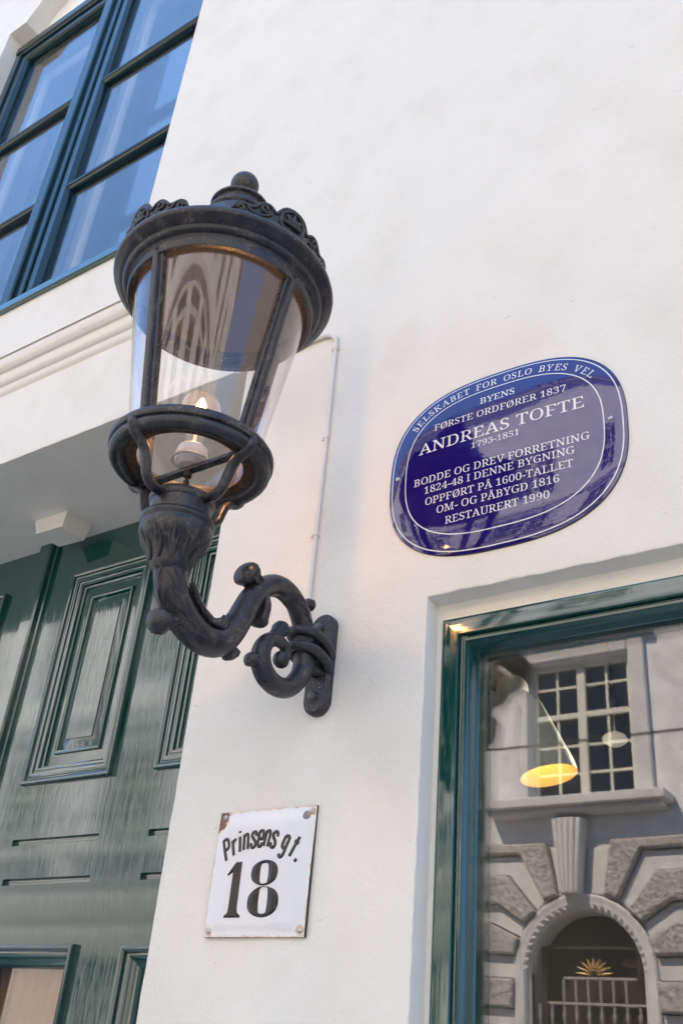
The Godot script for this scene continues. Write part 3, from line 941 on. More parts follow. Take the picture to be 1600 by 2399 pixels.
	# acanthus tips in low relief round the cup
	for k in 10:
		var dg := 36.0 * k + 8.0
		for s in [[-9.0, 0.793], [0.0, 0.806], [9.0, 0.793]]:
			var pts := []
			var rad := []
			for i in 9:
				var u := i / 8.0
				var y := lerpf(0.752, s[1], u)
				var r := cup_radius(y)
				pts.append(around(r, y, dg + s[0] * sin(u * PI * 0.5)) + Vector3(0, 0, 0.001))
				rad.append(0.0008 + 0.0042 * pow(sin(PI * minf(0.97, u * 0.72 + 0.22)), 1.5))
			m.tube(pts, rad, 8)
	obj("cup", m, iron, t, 45.0)
	build_bracket(t)

func cup_radius(y: float) -> float:
	var p := [Vector2(0.0345, 0.752), Vector2(0.038, 0.766), Vector2(0.0455, 0.779), Vector2(0.055, 0.79), Vector2(0.0615, 0.8), Vector2(0.0645, 0.81)]
	for i in p.size() - 1:
		if y <= p[i + 1].y:
			return lerpf(p[i].x, p[i + 1].x, clampf((y - p[i].y) / (p[i + 1].y - p[i].y), 0, 1))
	return 0.0645

func crown_piece(mid_deg: float) -> MB:
	var m := MB.new()
	var R := 0.209
	var base := 1.3985
	var half := 0.122
	# outline height along the piece (0 middle to 1 end)
	var hs := [Vector2(0.0, 0.062), Vector2(0.1, 0.0605), Vector2(0.19, 0.055), Vector2(0.255, 0.045), Vector2(0.29, 0.037), Vector2(0.32, 0.0345), Vector2(0.36, 0.0375), Vector2(0.42, 0.043), Vector2(0.5, 0.0445), Vector2(0.57, 0.041), Vector2(0.62, 0.035), Vector2(0.67, 0.0285), Vector2(0.73, 0.0255), Vector2(0.8, 0.0275), Vector2(0.88, 0.0295), Vector2(0.95, 0.026), Vector2(0.985, 0.02), Vector2(1.0, 0.013)]
	var place := func(s: float, y: float, o: float) -> Vector3:
		var a := deg_to_rad(mid_deg) + s / R
		var lean := 0.10 * y
		return Vector3(LX + (R + o + lean) * cos(a), base + y, LZ + (R + o + lean) * sin(a))
	var cols := []
	for sgn in [-1.0, 1.0]:
		var seq := hs.duplicate()
		if sgn < 0: seq.reverse()
		for p in seq:
			if sgn > 0 and p.x == 0.0: continue
			cols.append(Vector2(sgn * p.x * half, p.y))
	for i in cols.size() - 1:
		var a: Vector2 = cols[i]
		var b: Vector2 = cols[i + 1]
		for oo in [[0.0, 1], [-0.007, -1]]:
			var q := [place.call(a.x, 0.0, oo[0]), place.call(b.x, 0.0, oo[0]), place.call(b.x, b.y, oo[0]), place.call(a.x, a.y, oo[0])]
			var from: Vector3 = place.call((a.x + b.x) / 2, 0.01, -oo[1] * 1.0 * 0.1)
			m.fix_quad(q[0], q[1], q[2], q[3], from)
		m.fix_quad(place.call(a.x, a.y, 0.0), place.call(b.x, b.y, 0.0), place.call(b.x, b.y, -0.007), place.call(a.x, a.y, -0.007), place.call((a.x + b.x) / 2, 0.0, -0.003))
	for e in [cols[0], cols[-1]]:
		m.fix_quad(place.call(e.x, 0.0, 0.0), place.call(e.x, e.y, 0.0), place.call(e.x, e.y, -0.007), place.call(e.x, 0.0, -0.007), place.call(0.0, 0.01, -0.003))
	# relief: border scrolls, ring and flower
	var curves := []
	for sgn in [-1.0, 1.0]:
		var c1 := []
		for i in 15:   # end volute
			var a := lerpf(-2.6, 3.6, i / 14.0)
			var r := lerpf(0.003, 0.0095, i / 14.0)
			c1.append(Vector2(0.108 - r * sin(a), 0.0155 + r * cos(a)))
		c1.reverse()
		var c2 := [Vector2(0.094, 0.021), Vector2(0.083, 0.012), Vector2(0.07, 0.01), Vector2(0.058, 0.014), Vector2(0.048, 0.022)]
		var c3 := []
		for i in 15:   # inner volute
			var a := lerpf(-2.4, 4.2, i / 14.0)
			var r := lerpf(0.003, 0.0105, i / 14.0)
			c3.append(Vector2(0.06 + r * sin(a), 0.031 + r * cos(a)))
		for c in [c1, c2, c3]:
			var cc := []
			for p in c: cc.append(Vector2(sgn * p.x, p.y))
			curves.append(cc)
		curves.append([Vector2(sgn * 0.118, 0.004), Vector2(sgn * 0.09, 0.004), Vector2(sgn * 0.06, 0.004), Vector2(sgn * 0.03, 0.004), Vector2(0, 0.004)])
		var edge := []
		for p in hs: edge.append(Vector2(sgn * maxf(0.0, p.x * half - 0.002 * p.x), maxf(0.006, p.y - 0.003)))
		curves.append(edge)
		var bow := []
		for i in 13:
			var a := lerpf(-0.4, PI - 0.5, i / 12.0)
			bow.append(Vector2(sgn * 0.0275 * sin(a), 0.029 + 0.0265 * cos(a)))
		curves.append(bow)
	for c in curves:
		var sp := spline(c, 3)
		var pts := []
		var rad := []
		for p in sp:
			pts.append(place.call(p.x, p.y, 0.001))
			rad.append(0.0036)
		m.tube(pts, rad, 8)
	for k in 5:
		var a := deg_to_rad(90.0 + (k - 2) * 52.0)
		var c := Vector2(0.0125 * cos(a), 0.027 + 0.0125 * sin(a))
		var p0 := Vector2(0.0, 0.024)
		var pts := []
		var rad := []
		for i in 7:
			var u := i / 6.0
			var q := p0.lerp(p0 + (c - p0) * 1.75, u)
			pts.append(place.call(q.x, q.y, 0.002))
			rad.append(0.0012 + 0.0042 * sin(PI * clampf(u * 0.8 + 0.12, 0, 1)))
		m.tube(pts, rad, 8)
	m.ball(place.call(0.0, 0.024, 0.003), 0.0042, 10)
	return m

func yz(y: float, z: float, dx := 0.0) -> Vector3:
	return Vector3(LX + dx, y, z)

func knob(m: MB, root: Vector3, tip: Vector3, r: float) -> void:
	# a curled leaf end: stalk that swells into a ribbed bud
	var d := (tip - root)
	var pts := []
	var rad := []
	for i in 12:
		var u := i / 11.0
		pts.append(root + d * u)
		rad.append(r * (0.55 + 0.1 * sin(u * PI)) if u < 0.35 else r * lerpf(0.6, 1.0, smoothstep(0.35, 0.75, u)) * sqrt(maxf(0.02, 1.0 - pow(maxf(0.0, (u - 0.72) / 0.285), 2.0))))
	m.tube(pts, rad, 20, Vector3.RIGHT, 0.88)
	var t := d.normalized()
	var n := (Vector3.RIGHT - t * t.x).normalized()
	var b := t.cross(n)
	for k in 7:
		var a := TAU * k / 7.0 + 0.3
		var o := n * cos(a) + b * sin(a) * 0.88
		var pp := []
		var rr := []
		for i in 8:
			var u := i / 7.0 * 0.78
			var rb: float = r * (0.55 + 0.1 * sin(u * PI)) if u < 0.35 else r * lerpf(0.6, 1.0, smoothstep(0.35, 0.75, u))
			pp.append(root + d * u + o * rb * 0.97)
			rr.append(0.0012 + r * 0.085 * sin(PI * i / 7.0))
		m.tube(pp, rr, 6)

func build_bracket(t: Node3D) -> void:
	var iron: Material = mats.iron
	var b := group_part("bracket", t, Vector3(LX, 0.64, 0.0))
	# wall plate
	var m := MB.new()
	var o := PackedVector2Array()
	var cx := -1.1415
	for i in 21:
		var a := PI * i / 20.0
		o.append(Vector2(cx + 0.030 * cos(a), 0.827 + 0.030 * sin(a)))
	for i in 21:
		var a := PI + PI * i / 20.0
		o.append(Vector2(cx + 0.030 * cos(a), 0.667 + 0.030 * sin(a)))
	m.prism(o, 0.0, 0.014, 0.0015)
	var o2 := PackedVector2Array()
	for p in o: o2.append(Vector2(cx + (p.x - cx) * 0.95, 0.747 + (p.y - 0.747) * 0.985))
	m.prism(o2, 0.013, 0.02, 0.0045)
	obj("wall_plate", m, mats.flecked_iron, b)
	for y in [0.824, 0.674]:
		m = MB.new()
		m.lathe([Vector2(0.0125, 0.0), Vector2(0.0125, 0.0015), Vector2(0.011, 0.0025), Vector2(0.0085, 0.0025)], Vector3.ZERO, 28)
		m.turned(Transform3D(Basis(Vector3.RIGHT, PI / 2), Vector3(cx - 0.003, y, 0.0195)))
		obj("washer", m, iron, b)
		m = MB.new()
		m.lathe([Vector2(0.0088, 0.0), Vector2(0.0088, 0.0075), Vector2(0.0075, 0.0095), Vector2(0.004, 0.0115), Vector2(0.0, 0.012)], Vector3.ZERO, 6)
		m.turned(Transform3D(Basis(Vector3.RIGHT, PI / 2), Vector3(cx - 0.003, y, 0.0205)))
		obj("bolt", m, mats.bolt_metal, b, 30.0)
	# main arm
	var pr := [[0.80, 0.4705, 0.03], [0.767, 0.470, 0.0315], [0.7334, 0.4645, 0.031], [0.704, 0.4515, 0.0305], [0.6815, 0.4295, 0.030], [0.6654, 0.3985, 0.0295], [0.6584, 0.3625, 0.029], [0.665, 0.3295, 0.0285], [0.6867, 0.3025, 0.0275], [0.722, 0.2815, 0.0265], [0.7608, 0.2645, 0.0255], [0.7911, 0.2495, 0.0245], [0.8204, 0.2249, 0.0235], [0.8426, 0.1933, 0.0228], [0.8482, 0.1572, 0.0225], [0.8359, 0.1216, 0.0225], [0.8145, 0.0984, 0.0228], [0.7893, 0.0842, 0.023], [0.7606, 0.079, 0.023], [0.733, 0.0737, 0.0225], [0.7088, 0.0742, 0.022], [0.6828, 0.0874, 0.0215], [0.6589, 0.1121, 0.021], [0.6496, 0.1418, 0.0212], [0.6537, 0.1735, 0.0215], [0.6706, 0.1964, 0.0212], [0.6962, 0.2038, 0.02], [0.7221, 0.192, 0.0175], [0.7366, 0.1665, 0.0145], [0.735, 0.141, 0.012], [0.719, 0.1295, 0.0105], [0.7046, 0.1395, 0.010]]
	var v3 := []
	for p in pr: v3.append(Vector3(p[0], p[1], p[2]))
	var sp := spline(v3, 6)
	var pts := []
	var rad := []
	for p in sp:
		pts.append(yz(p.x, p.y))
		rad.append(p.z * 0.94)
	m = MB.new()
	m.tube(pts, rad, 26, Vector3.RIGHT)
	m.ball(yz(0.7046, 0.143), 0.0175, 20, Vector3(0.9, 1, 1))
	obj("arm", m, iron, b)
	# leaves that curl off the arm
	for k in [[0.668, 0.43, 0.640, 0.484, 0.0265], [0.818, 0.237, 0.833, 0.290, 0.0295], [0.842, 0.105, 0.8535, 0.0645, 0.0155], [0.735, 0.178, 0.7755, 0.146, 0.019], [0.672, 0.196, 0.673, 0.240, 0.0165], [0.678, 0.302, 0.652, 0.278, 0.0185]]:
		m = MB.new()
		knob(m, yz(k[0], k[1]), yz(k[2], k[3]), k[4])
		obj("leaf_bud", m, iron, b, 50.0)
	# long leaf lying in the lower bend, its lobes overlapping like a feather
	m = MB.new()
	var spine := spline([yz(0.735, 0.425), yz(0.711, 0.402), yz(0.695, 0.376), yz(0.689, 0.35), yz(0.694, 0.325), yz(0.712, 0.304)], 6)
	for i in 6:
		var a := 2 + i * 4
		for sd in [-1.0, 1.0]:
			var pp := []
			var rr := []
			for j in 7:
				var u := j / 6.0
				var q: Vector3 = spine[clampi(a + int(u * 12.0) - 4, 0, spine.size() - 1)]
				var c := Vector3(LX, 0.80, 0.36)
				var out := (c - q).normalized()
				pp.append(q + out * (-0.001 + 0.018 * u * u) + Vector3(sd * lerpf(0.018, 0.004, u), 0, 0))
				rr.append(0.0014 + 0.0066 * sin(PI * clampf(u * 0.9 + 0.05, 0, 1)))
			m.tube(pp, rr, 8)
	var sr := []
	for i in spine.size(): sr.append(0.003 + 0.0085 * sin(PI * (i + 0.5) / spine.size()))
	m.tube(spine, sr, 10)
	obj("bend_leaf", m, iron, b, 50.0)
	# leaf hanging under the crest
	m = MB.new()
	for dx in [-0.013, 0.0, 0.013]:
		m.tube(spline([yz(0.806, 0.236, dx * 1.4), yz(0.785, 0.224, dx * 1.3), yz(0.766, 0.222, dx), yz(0.7535, 0.222, dx * 0.7), yz(0.7515, 0.211, dx * 0.5)], 4), resample([0.004, 0.008, 0.0095, 0.011, 0.0075], 4), 10)
	m.ball(yz(0.7535, 0.2195), 0.0165, 18, Vector3(1.05, 0.8, 1))
	obj("crest_leaf", m, iron, b, 50.0)
	# low relief leaves along the arm
	m = MB.new()
	for q in [[0, 30, 0.95, 8], [40, 60, 2.6, 6], [84, 110, 0.5, 5], [70, 88, 2.4, 5]]:
		for i in int(q[3]):
			var u0 := lerpf(q[0], q[1], float(i) / q[3])
			for s in [-1.0, 1.0]:
				var pp := []
				var rr := []
				for j in 8:
					var u := j / 7.0
					var idx := clampi(int(u0 + u * 9.0), 0, pts.size() - 2)
					var tt: Vector3 = (pts[idx + 1] - pts[idx]).normalized()
					var bb := tt.cross(Vector3.RIGHT)
					var an: float = q[2] + s * (0.62 * sin(u * PI * 0.62)) + (i % 2) * 0.12
					pp.append(pts[idx] + (Vector3.RIGHT * cos(an) + bb * sin(an)) * rad[idx] * 0.985)
					rr.append(0.0006 + 0.0026 * sin(PI * clampf(u, 0.02, 0.98)))
				m.tube(pp, rr, 6)
	obj("relief_leaves", m, iron, b, 50.0)
	# two straps that hold the arm to the plate
	for y in [0.779, 0.746]:
		m = MB.new()
		var sp2 := spline([yz(y - 0.016, 0.012, 0.02), yz(y - 0.008, 0.04, 0.0285), yz(y, 0.075, 0.0295), yz(y + 0.002, 0.1, 0.019), yz(y + 0.002, 0.109, 0.0), yz(y + 0.002, 0.1, -0.019), yz(y, 0.075, -0.0295), yz(y - 0.008, 0.04, -0.0285), yz(y - 0.016, 0.012, -0.02)], 5)
		var r2 := []
		for i in sp2.size(): r2.append(0.0105)
		m.tube(sp2, r2, 14, Vector3.UP)
		obj("strap", m, mats.flecked_iron, b)
	m = MB.new()
	m.box(Vector3(LX - 0.016, 0.712, 0.012), Vector3(LX + 0.016, 0.79, 0.07), 0.008)
	obj("lug", m, iron, b)

func resample(r: Array, sub: int) -> Array:
	return spline(r, sub)

# ------------------------------------------------------------------ blue plaque
const PC := Vector2(-0.7397, 1.1452)
const PW := 0.265
const PH := 0.217
const PN := 2.7

func oval(a: float, w: float, hh: float) -> Vector2:
	return PC + Vector2(signf(cos(a)) * pow(absf(cos(a)), 2.0 / PN) * w, signf(sin(a)) * pow(absf(sin(a)), 2.0 / PN) * hh)
func dome(p: Vector2) -> float:
	var q := (p - PC) / Vector2(PW, PH)
	var r := pow(pow(absf(q.x), PN) + pow(absf(q.y), PN), 1.0 / PN)
	return 0.0075 + 0.0085 * (1.0 - minf(1.0, r * r)) - 0.004 * pow(minf(1.0, r), 12.0)

func build_plaque() -> void:
	var t := thing("blue_plaque", "domed dark blue oval enamel plaque with white lettering above the shop window", "plaque", Vector3(PC.x, PC.y - PH, 0))
	var n := 128
	var m := MB.new()
	var rings := 18
	var g := []
	for i in rings + 1:
		var u := pow(float(i) / rings, 0.8)
		var row := []
		for j in n:
			var p := PC + (oval(TAU * j / n, PW, PH) - PC) * u
			row.append(Vector3(p.x, p.y, dome(p)))
		g.append(row)
	for i in rings:
		for j in n:
			var k := (j + 1) % n
			if i == 0: m.tri(g[0][0], g[1][j], g[1][k])
			else: m.quad(g[i][j], g[i + 1][j], g[i + 1][k], g[i][k])
	obj("plate", m, mats.blue_enamel, t)
	m = MB.new()
	for j in n:
		var k := (j + 1) % n
		var a: Vector3 = g[rings][j]
		var b: Vector3 = g[rings][k]
		var a1 := Vector3(PC.x + (a.x - PC.x) * 1.003, PC.y + (a.y - PC.y) * 1.003, a.z - 0.0012)
		var b1 := Vector3(PC.x + (b.x - PC.x) * 1.003, PC.y + (b.y - PC.y) * 1.003, b.z - 0.0012)
		m.quad(a, a1, b1, b)
		m.quad(a1, Vector3(a1.x, a1.y, 0.0), Vector3(b1.x, b1.y, 0.0), b1)
	obj("plate_edge", m, mats.plaque_edge, t)
	# two white lines
	for w in [[0.2577, 0.2095, 0.0011], [0.2218, 0.1738, 0.0011]]:
		m = MB.new()
		for j in 256:
			var q := []
			for e in [[j, -1.0], [j, 1.0], [j + 1, 1.0], [j + 1, -1.0]]:
				var p := oval(TAU * e[0] / 256.0, w[0] + e[1] * w[2], w[1] + e[1] * w[2])
				q.append(Vector3(p.x, p.y, dome(p) + 0.00045))
			m.quad(q[0], q[1], q[2], q[3])
		obj("white_line", m, mats.white_letter, t)
	var font := SystemFont.new()
	font.font_names = PackedStringArray(["Droid Serif"])
	var lines := [["BYENS", -0.784, -0.7037, 1.2835, 0.0163], ["FØRSTE ORDFØRER 1837", -0.8944, -0.5907, 1.250, 0.0165], ["ANDREAS TOFTE", -0.9307, -0.5551, 1.1965, 0.0278], ["1793-1851", -0.8013, -0.6924, 1.1725, 0.0145], ["BODDE OG DREV FORRETNING", -0.9388, -0.5469, 1.1175, 0.0175], ["1824-48 I DENNE BYGNING", -0.9116, -0.5778, 1.0925, 0.0172], ["OPPFØRT PÅ 1600-TALLET", -0.9082, -0.5822, 1.0635, 0.0172], ["OM- OG PÅBYGD 1816", -0.8798, -0.6113, 1.0365, 0.0172], ["RESTAURERT 1990", -0.8596, -0.6322, 1.0065, 0.0172]]
	var ref := letters(font, "H")
	var lo := 1e9
	var hi := -1e9
	for p in ref:
		lo = minf(lo, p.y); hi = maxf(hi, p.y)
	for q in lines:
		var pts := letters(font, q[0])
		var x0 := 1e9
		var x1 := -1e9
		for p in pts:
			x0 = minf(x0, p.x); x1 = maxf(x1, p.x)
		m = MB.new()
		for p in pts:
			var w := Vector2(lerpf(q[1], q[2], (p.x - x0) / (x1 - x0)), q[3] + (p.y - lo) / (hi - lo) * q[4])
			m.v.append(Vector3(w.x, w.y, dome(w) + 0.0005))
		obj("lettering", m, mats.white_letter, t)
	# the line that follows the rim
	var s := "SELSKABET FOR OSLO BYES VEL"
	var widths := []
	var total := 0.0
	var sc := 0.0172 / (hi - lo)
	for ch in s:
		var wd := 0.0
		if ch == " ": wd = 0.0125
		else:
			var a := 1e9
			var b := -1e9
			for p in letters(font, ch):
				a = minf(a, p.x); b = maxf(b, p.x)
			wd = (b - a) * sc + 0.0032
		widths.append(wd)
		total += wd
	# points along the base line, from the left end over the top to the right end
	var path := []
	var acc := [0.0]
	for i in 401:
		path.append(oval(lerpf(deg_to_rad(146.5), deg_to_rad(34.0), i / 400.0), 0.2305, 0.1815))
		if i > 0: acc.append(acc[-1] + path[i].distance_to(path[i - 1]))
	var stretch: float = acc[-1] / total
	m = MB.new()
	var run := 0.0
	for i in s.length():
		var mid: float = (run + widths[i] / 2) * stretch
		run += widths[i]
		if s[i] == " ": continue
		var k := 1
		while k < 400 and acc[k] < mid: k += 1
		var c: Vector2 = path[k - 1].lerp(path[k], (mid - acc[k - 1]) / maxf(1e-6, acc[k] - acc[k - 1]))
		var tg: Vector2 = (path[k] - path[k - 1]).normalized()
		var up := Vector2(-tg.y, tg.x)
		var pts := letters(font, s[i])
		var a := 1e9
		var b := -1e9
		for p in pts:
			a = minf(a, p.x); b = maxf(b, p.x)
		for p in pts:
			var w: Vector2 = c + tg * (p.x - (a + b) / 2) * sc * minf(1.12, stretch) + up * (p.y - lo) * sc
			m.v.append(Vector3(w.x, w.y, dome(w) + 0.0005))
	obj("lettering", m, mats.white_letter, t)
	for x in [-0.9837, -0.505]:
		screw(t, Vector3(x, 1.154, dome(Vector2(x, 1.154))), 0.0048)

func screw(t: Node3D, c: Vector3, r: float) -> void:
	var m := MB.new()
	m.lathe([Vector2(r, -0.001), Vector2(r, 0.0012), Vector2(r * 0.75, 0.0026), Vector2(r * 0.32, 0.0032), Vector2(r * 0.3, 0.0022), Vector2(0.0, 0.0022)], Vector3.ZERO, 20)
	m.turned(Transform3D(Basis(Vector3.RIGHT, PI / 2), c))
	obj("screw", m, mats.screw_metal, t)

# triangles (three points each, counter-clockwise from the front) of the front faces of a word
func letters(font: Font, s: String) -> PackedVector3Array:
	var tm := TextMesh.new()
	tm.font = font
	tm.font_size = 64
	tm.pixel_size = 0.01
	tm.depth = 0.02
	tm.curve_step = 2.0
	tm.text = s
	var a := tm.surface_get_arrays(0)
	var v: PackedVector3Array = a[Mesh.ARRAY_VERTEX]
	var idx: PackedInt32Array = a[Mesh.ARRAY_INDEX] if a[Mesh.ARRAY_INDEX] != null else PackedInt32Array(range(v.size()))
	var out := PackedVector3Array()
	for i in range(0, idx.size(), 3):
		var p := v[idx[i]]
		var q := v[idx[i + 1]]
		var r := v[idx[i + 2]]
		if p.z < 0.009 or q.z < 0.009 or r.z < 0.009: continue
		if (q - p).cross(r - p).z >= 0.0: out.append_array([p, q, r])
		else: out.append_array([p, r, q])
	return out

# ------------------------------------------------------------------ house number
func build_number_plate() -> void:
	var t := thing("house_number_plate", "white enamel street number plate with black raised 18 and rusty corners", "number plate", Vector3(-1.2365, 0.229, 0))
	var x0 := -1.3550
	var x1 := -1.1180
	var y0 := 0.2290
	var y1 := 0.4610
	# sheet, a little cushioned, with its border pressed back
	var m := MB.new()
	var n := 40
	var zf := func(u: float, v: float) -> float:
		var e := minf(minf(u, 1.0 - u), minf(v, 1.0 - v))
		return 0.006 + 0.0045 * smoothstep(0.0, 0.14, e) + 0.0022 * sin(u * 2.6 + 0.3) * sin(v * 3.0) + 0.0012 * sin(u * 7.0 + v * 4.0)
	for i in n:
		for j in n:
			var q := []
			for e in [[i, j], [i + 1, j], [i + 1, j + 1], [i, j + 1]]:
				var u: float = float(e[0]) / n
				var v: float = float(e[1]) / n
				q.append([Vector3(lerpf(x0, x1, u), lerpf(y0, y1, v), zf.call(u, v)), Vector2(u, 1.0 - v)])
			m.quad(q[0][0], q[1][0], q[2][0], q[3][0])
			for k in [0, 1, 2, 0, 2, 3]: m.uv.append(q[k][1])
	var plate_m := StandardMaterial3D.new()
	plate_m.resource_name = "white_enamel"
	plate_m.albedo_texture = rust_texture()
	plate_m.roughness = 0.16
	plate_m.metallic_specular = 0.5
	obj("plate", m, plate_m, t, 60.0)
	m = MB.new()
	var loop := []
	for i in n: loop.append([float(i) / n, 0.0])
	for i in n: loop.append([1.0, float(i) / n])
	for i in n: loop.append([1.0 - float(i) / n, 1.0])
	for i in n: loop.append([0.0, 1.0 - float(i) / n])
	for i in loop.size():
		var a: Array = loop[i]
		var b: Array = loop[(i + 1) % loop.size()]
		var pa := Vector3(lerpf(x0, x1, a[0]), lerpf(y0, y1, a[1]), zf.call(a[0], a[1]))
		var pb := Vector3(lerpf(x0, x1, b[0]), lerpf(y0, y1, b[1]), zf.call(b[0], b[1]))
		m.quad(Vector3(pa.x, pa.y, 0), Vector3(pb.x, pb.y, 0), pb, pa)
	obj("plate_edge", m, mats.plate_edge, t)
	# numerals, domed as pressed enamel is
	var zl := func(p: Vector2) -> float: return zf.call((p.x - x0) / (x1 - x0), (p.y - y0) / (y1 - y0))
	m = MB.new()
	var one := PackedVector2Array([Vector2(-1.307, 0.262), Vector2(-1.268, 0.262), Vector2(-1.268, 0.2662), Vector2(-1.2755, 0.2705), Vector2(-1.2775, 0.28), Vector2(-1.2785, 0.363), Vector2(-1.2935, 0.363), Vector2(-1.3115, 0.3405), Vector2(-1.3095, 0.3372), Vector2(-1.2985, 0.3435), Vector2(-1.2985, 0.28), Vector2(-1.2998, 0.2705), Vector2(-1.307, 0.2662)])
	m.prism(one, -0.003, 0.0028, 0.0026)
	for i in m.v.size(): m.v[i].z += zl.call(Vector2(m.v[i].x, m.v[i].y))
	obj("numeral", m, mats.black_enamel, t)
	m = MB.new()
	for r in [[Vector2(-1.2207, 0.3408), Vector2(0.0325, 0.0232), 0.0100, Vector2(0.3214, 0.3579)], [Vector2(-1.2178, 0.2892), Vector2(0.037, 0.0272), 0.0104, Vector2(0.2688, 0.3151)]]:
		var k := 64
		var rows := []
		for e in 7:
			var u := e / 6.0
			var row := []
			for j in k:
				var a := TAU * j / k
				var po: Vector2 = r[0] + Vector2(r[1].x * cos(a) * (1.0 + 0.06 * sin(a * 2.0) * sin(a * 2.0)), r[1].y * sin(a))
				var hw: float = r[2]
				var ymid: float = (r[3].x + r[3].y) / 2
				var hh: float = (r[3].y - r[3].x) / 2 - hw * 0.55
				var pi := Vector2(r[0].x - 0.0004 + hw * signf(cos(a)) * pow(absf(cos(a)), 0.6), ymid + signf(sin(a)) * (hh * minf(1.0, absf(sin(a)) * 1.5) + hw * 0.55 * pow(absf(sin(a)), 1.6)))
				var p: Vector2 = po.lerp(pi, u)
				row.append(Vector3(p.x, p.y, zl.call(p) - 0.001 + 0.0042 * sin(PI * (0.08 + 0.84 * u))))
			rows.append(row)
		for e in 6:
			for j in k:
				var j2 := (j + 1) % k
				m.quad(rows[e][j], rows[e][j2], rows[e + 1][j2], rows[e + 1][j])
	obj("numeral", m, mats.black_enamel, t, 70.0)
	# street name, one part a letter, set on an arc
	var arc := func(k0: Array, n2: int) -> Array:
		return spline(k0, n2)
	var glyphs := {
		"P": [[[0.0, 0.0], [0.0, 1.45]], [[0.0, 1.4], [0.28, 1.42], [0.46, 1.3], [0.48, 1.08], [0.44, 0.84], [0.26, 0.72], [0.0, 0.72]]],
		"r": [[[0.0, 0.0], [0.0, 1.0]], [[0.0, 0.72], [0.1, 0.92], [0.24, 0.98], [0.36, 0.94]]],
		"i": [[[0.0, 0.0], [0.0, 1.0]], [[0.0, 1.24], [0.0, 1.36]]],
		"n": [[[0.0, 0.0], [0.0, 1.0]], [[0.0, 0.78], [0.12, 0.96], [0.28, 0.98], [0.4, 0.86], [0.4, 0.5], [0.4, 0.0]]],
		"s": [[[0.42, 0.72], [0.42, 0.86], [0.33, 0.97], [0.21, 0.99], [0.08, 0.96], [0.0, 0.84], [0.02, 0.7], [0.13, 0.58], [0.29, 0.45], [0.4, 0.32], [0.42, 0.16], [0.33, 0.03], [0.21, 0.0], [0.08, 0.03], [0.0, 0.14], [0.0, 0.28]]],
		"e": [[[0.04, 0.5], [0.4, 0.5], [0.42, 0.82], [0.33, 0.97], [0.21, 0.99], [0.08, 0.96], [0.0, 0.82], [0.0, 0.5], [0.0, 0.18], [0.08, 0.03], [0.21, 0.0], [0.33, 0.03], [0.42, 0.16], [0.42, 0.26]]],
		"g": [[[0.4, 0.98], [0.14, 0.98], [0.02, 0.86], [0.0, 0.6], [0.02, 0.34], [0.14, 0.22], [0.4, 0.22]], [[0.4, 1.0], [0.4, 0.4], [0.4, -0.12], [0.3, -0.34], [0.12, -0.36], [0.0, -0.24]]],
		"t": [[[0.0, 0.0], [0.0, 1.35]], [[-0.2, 0.98], [0.22, 0.98]]],
		".": [[[0.0, -0.02], [0.0, 0.2]]],
	}
	var word := [["P", -1.3195, -33.0], ["r", -1.303, -25.0], ["i", -1.2885, -17.0], ["n", -1.2795, -13.0], ["s", -1.2622, -5.0], ["e", -1.246, 1.0], ["n", -1.2305, 7.0], ["s", -1.2142, 13.0], ["g", -1.1885, 22.0], ["t", -1.1655, 31.0], [".", -1.152, 38.0]]
	for w in word:
		m = MB.new()
		var by: float = 0.25 + sqrt(0.14 * 0.14 - pow(w[1] + 1.241, 2.0))
		var tilt: float = -deg_to_rad(w[2] * 0.80 + 4.0)
		var sc := 0.0292
		for st in glyphs[w[0]]:
			var raw := []
			for p in st: raw.append(Vector2(p[0] * 0.86, p[1]))
			var sm: Array = arc.call(raw, 4) if raw.size() > 2 else [raw[0], raw[0].lerp(raw[1], 0.5), raw[1]]
			var pts := []
			var rad := []
			for p in sm:
				var q: Vector2 = (p * sc).rotated(tilt) + Vector2(w[1], by)
				pts.append(Vector3(q.x, q.y, zl.call(q)))
				rad.append(0.0035)
			m.tube(pts, rad, 12, Vector3(0, 0, 1).cross((pts[1] - pts[0]).normalized()), 0.55)
		obj("letter", m, mats.black_enamel, t, 50.0)
	for p in [Vector2(-1.3407, 0.451), Vector2(-1.1284, 0.4496), Vector2(-1.3429, 0.2389), Vector2(-1.1279, 0.2399)]:
		screw(t, Vector3(p.x, p.y, zl.call(p)), 0.0046)

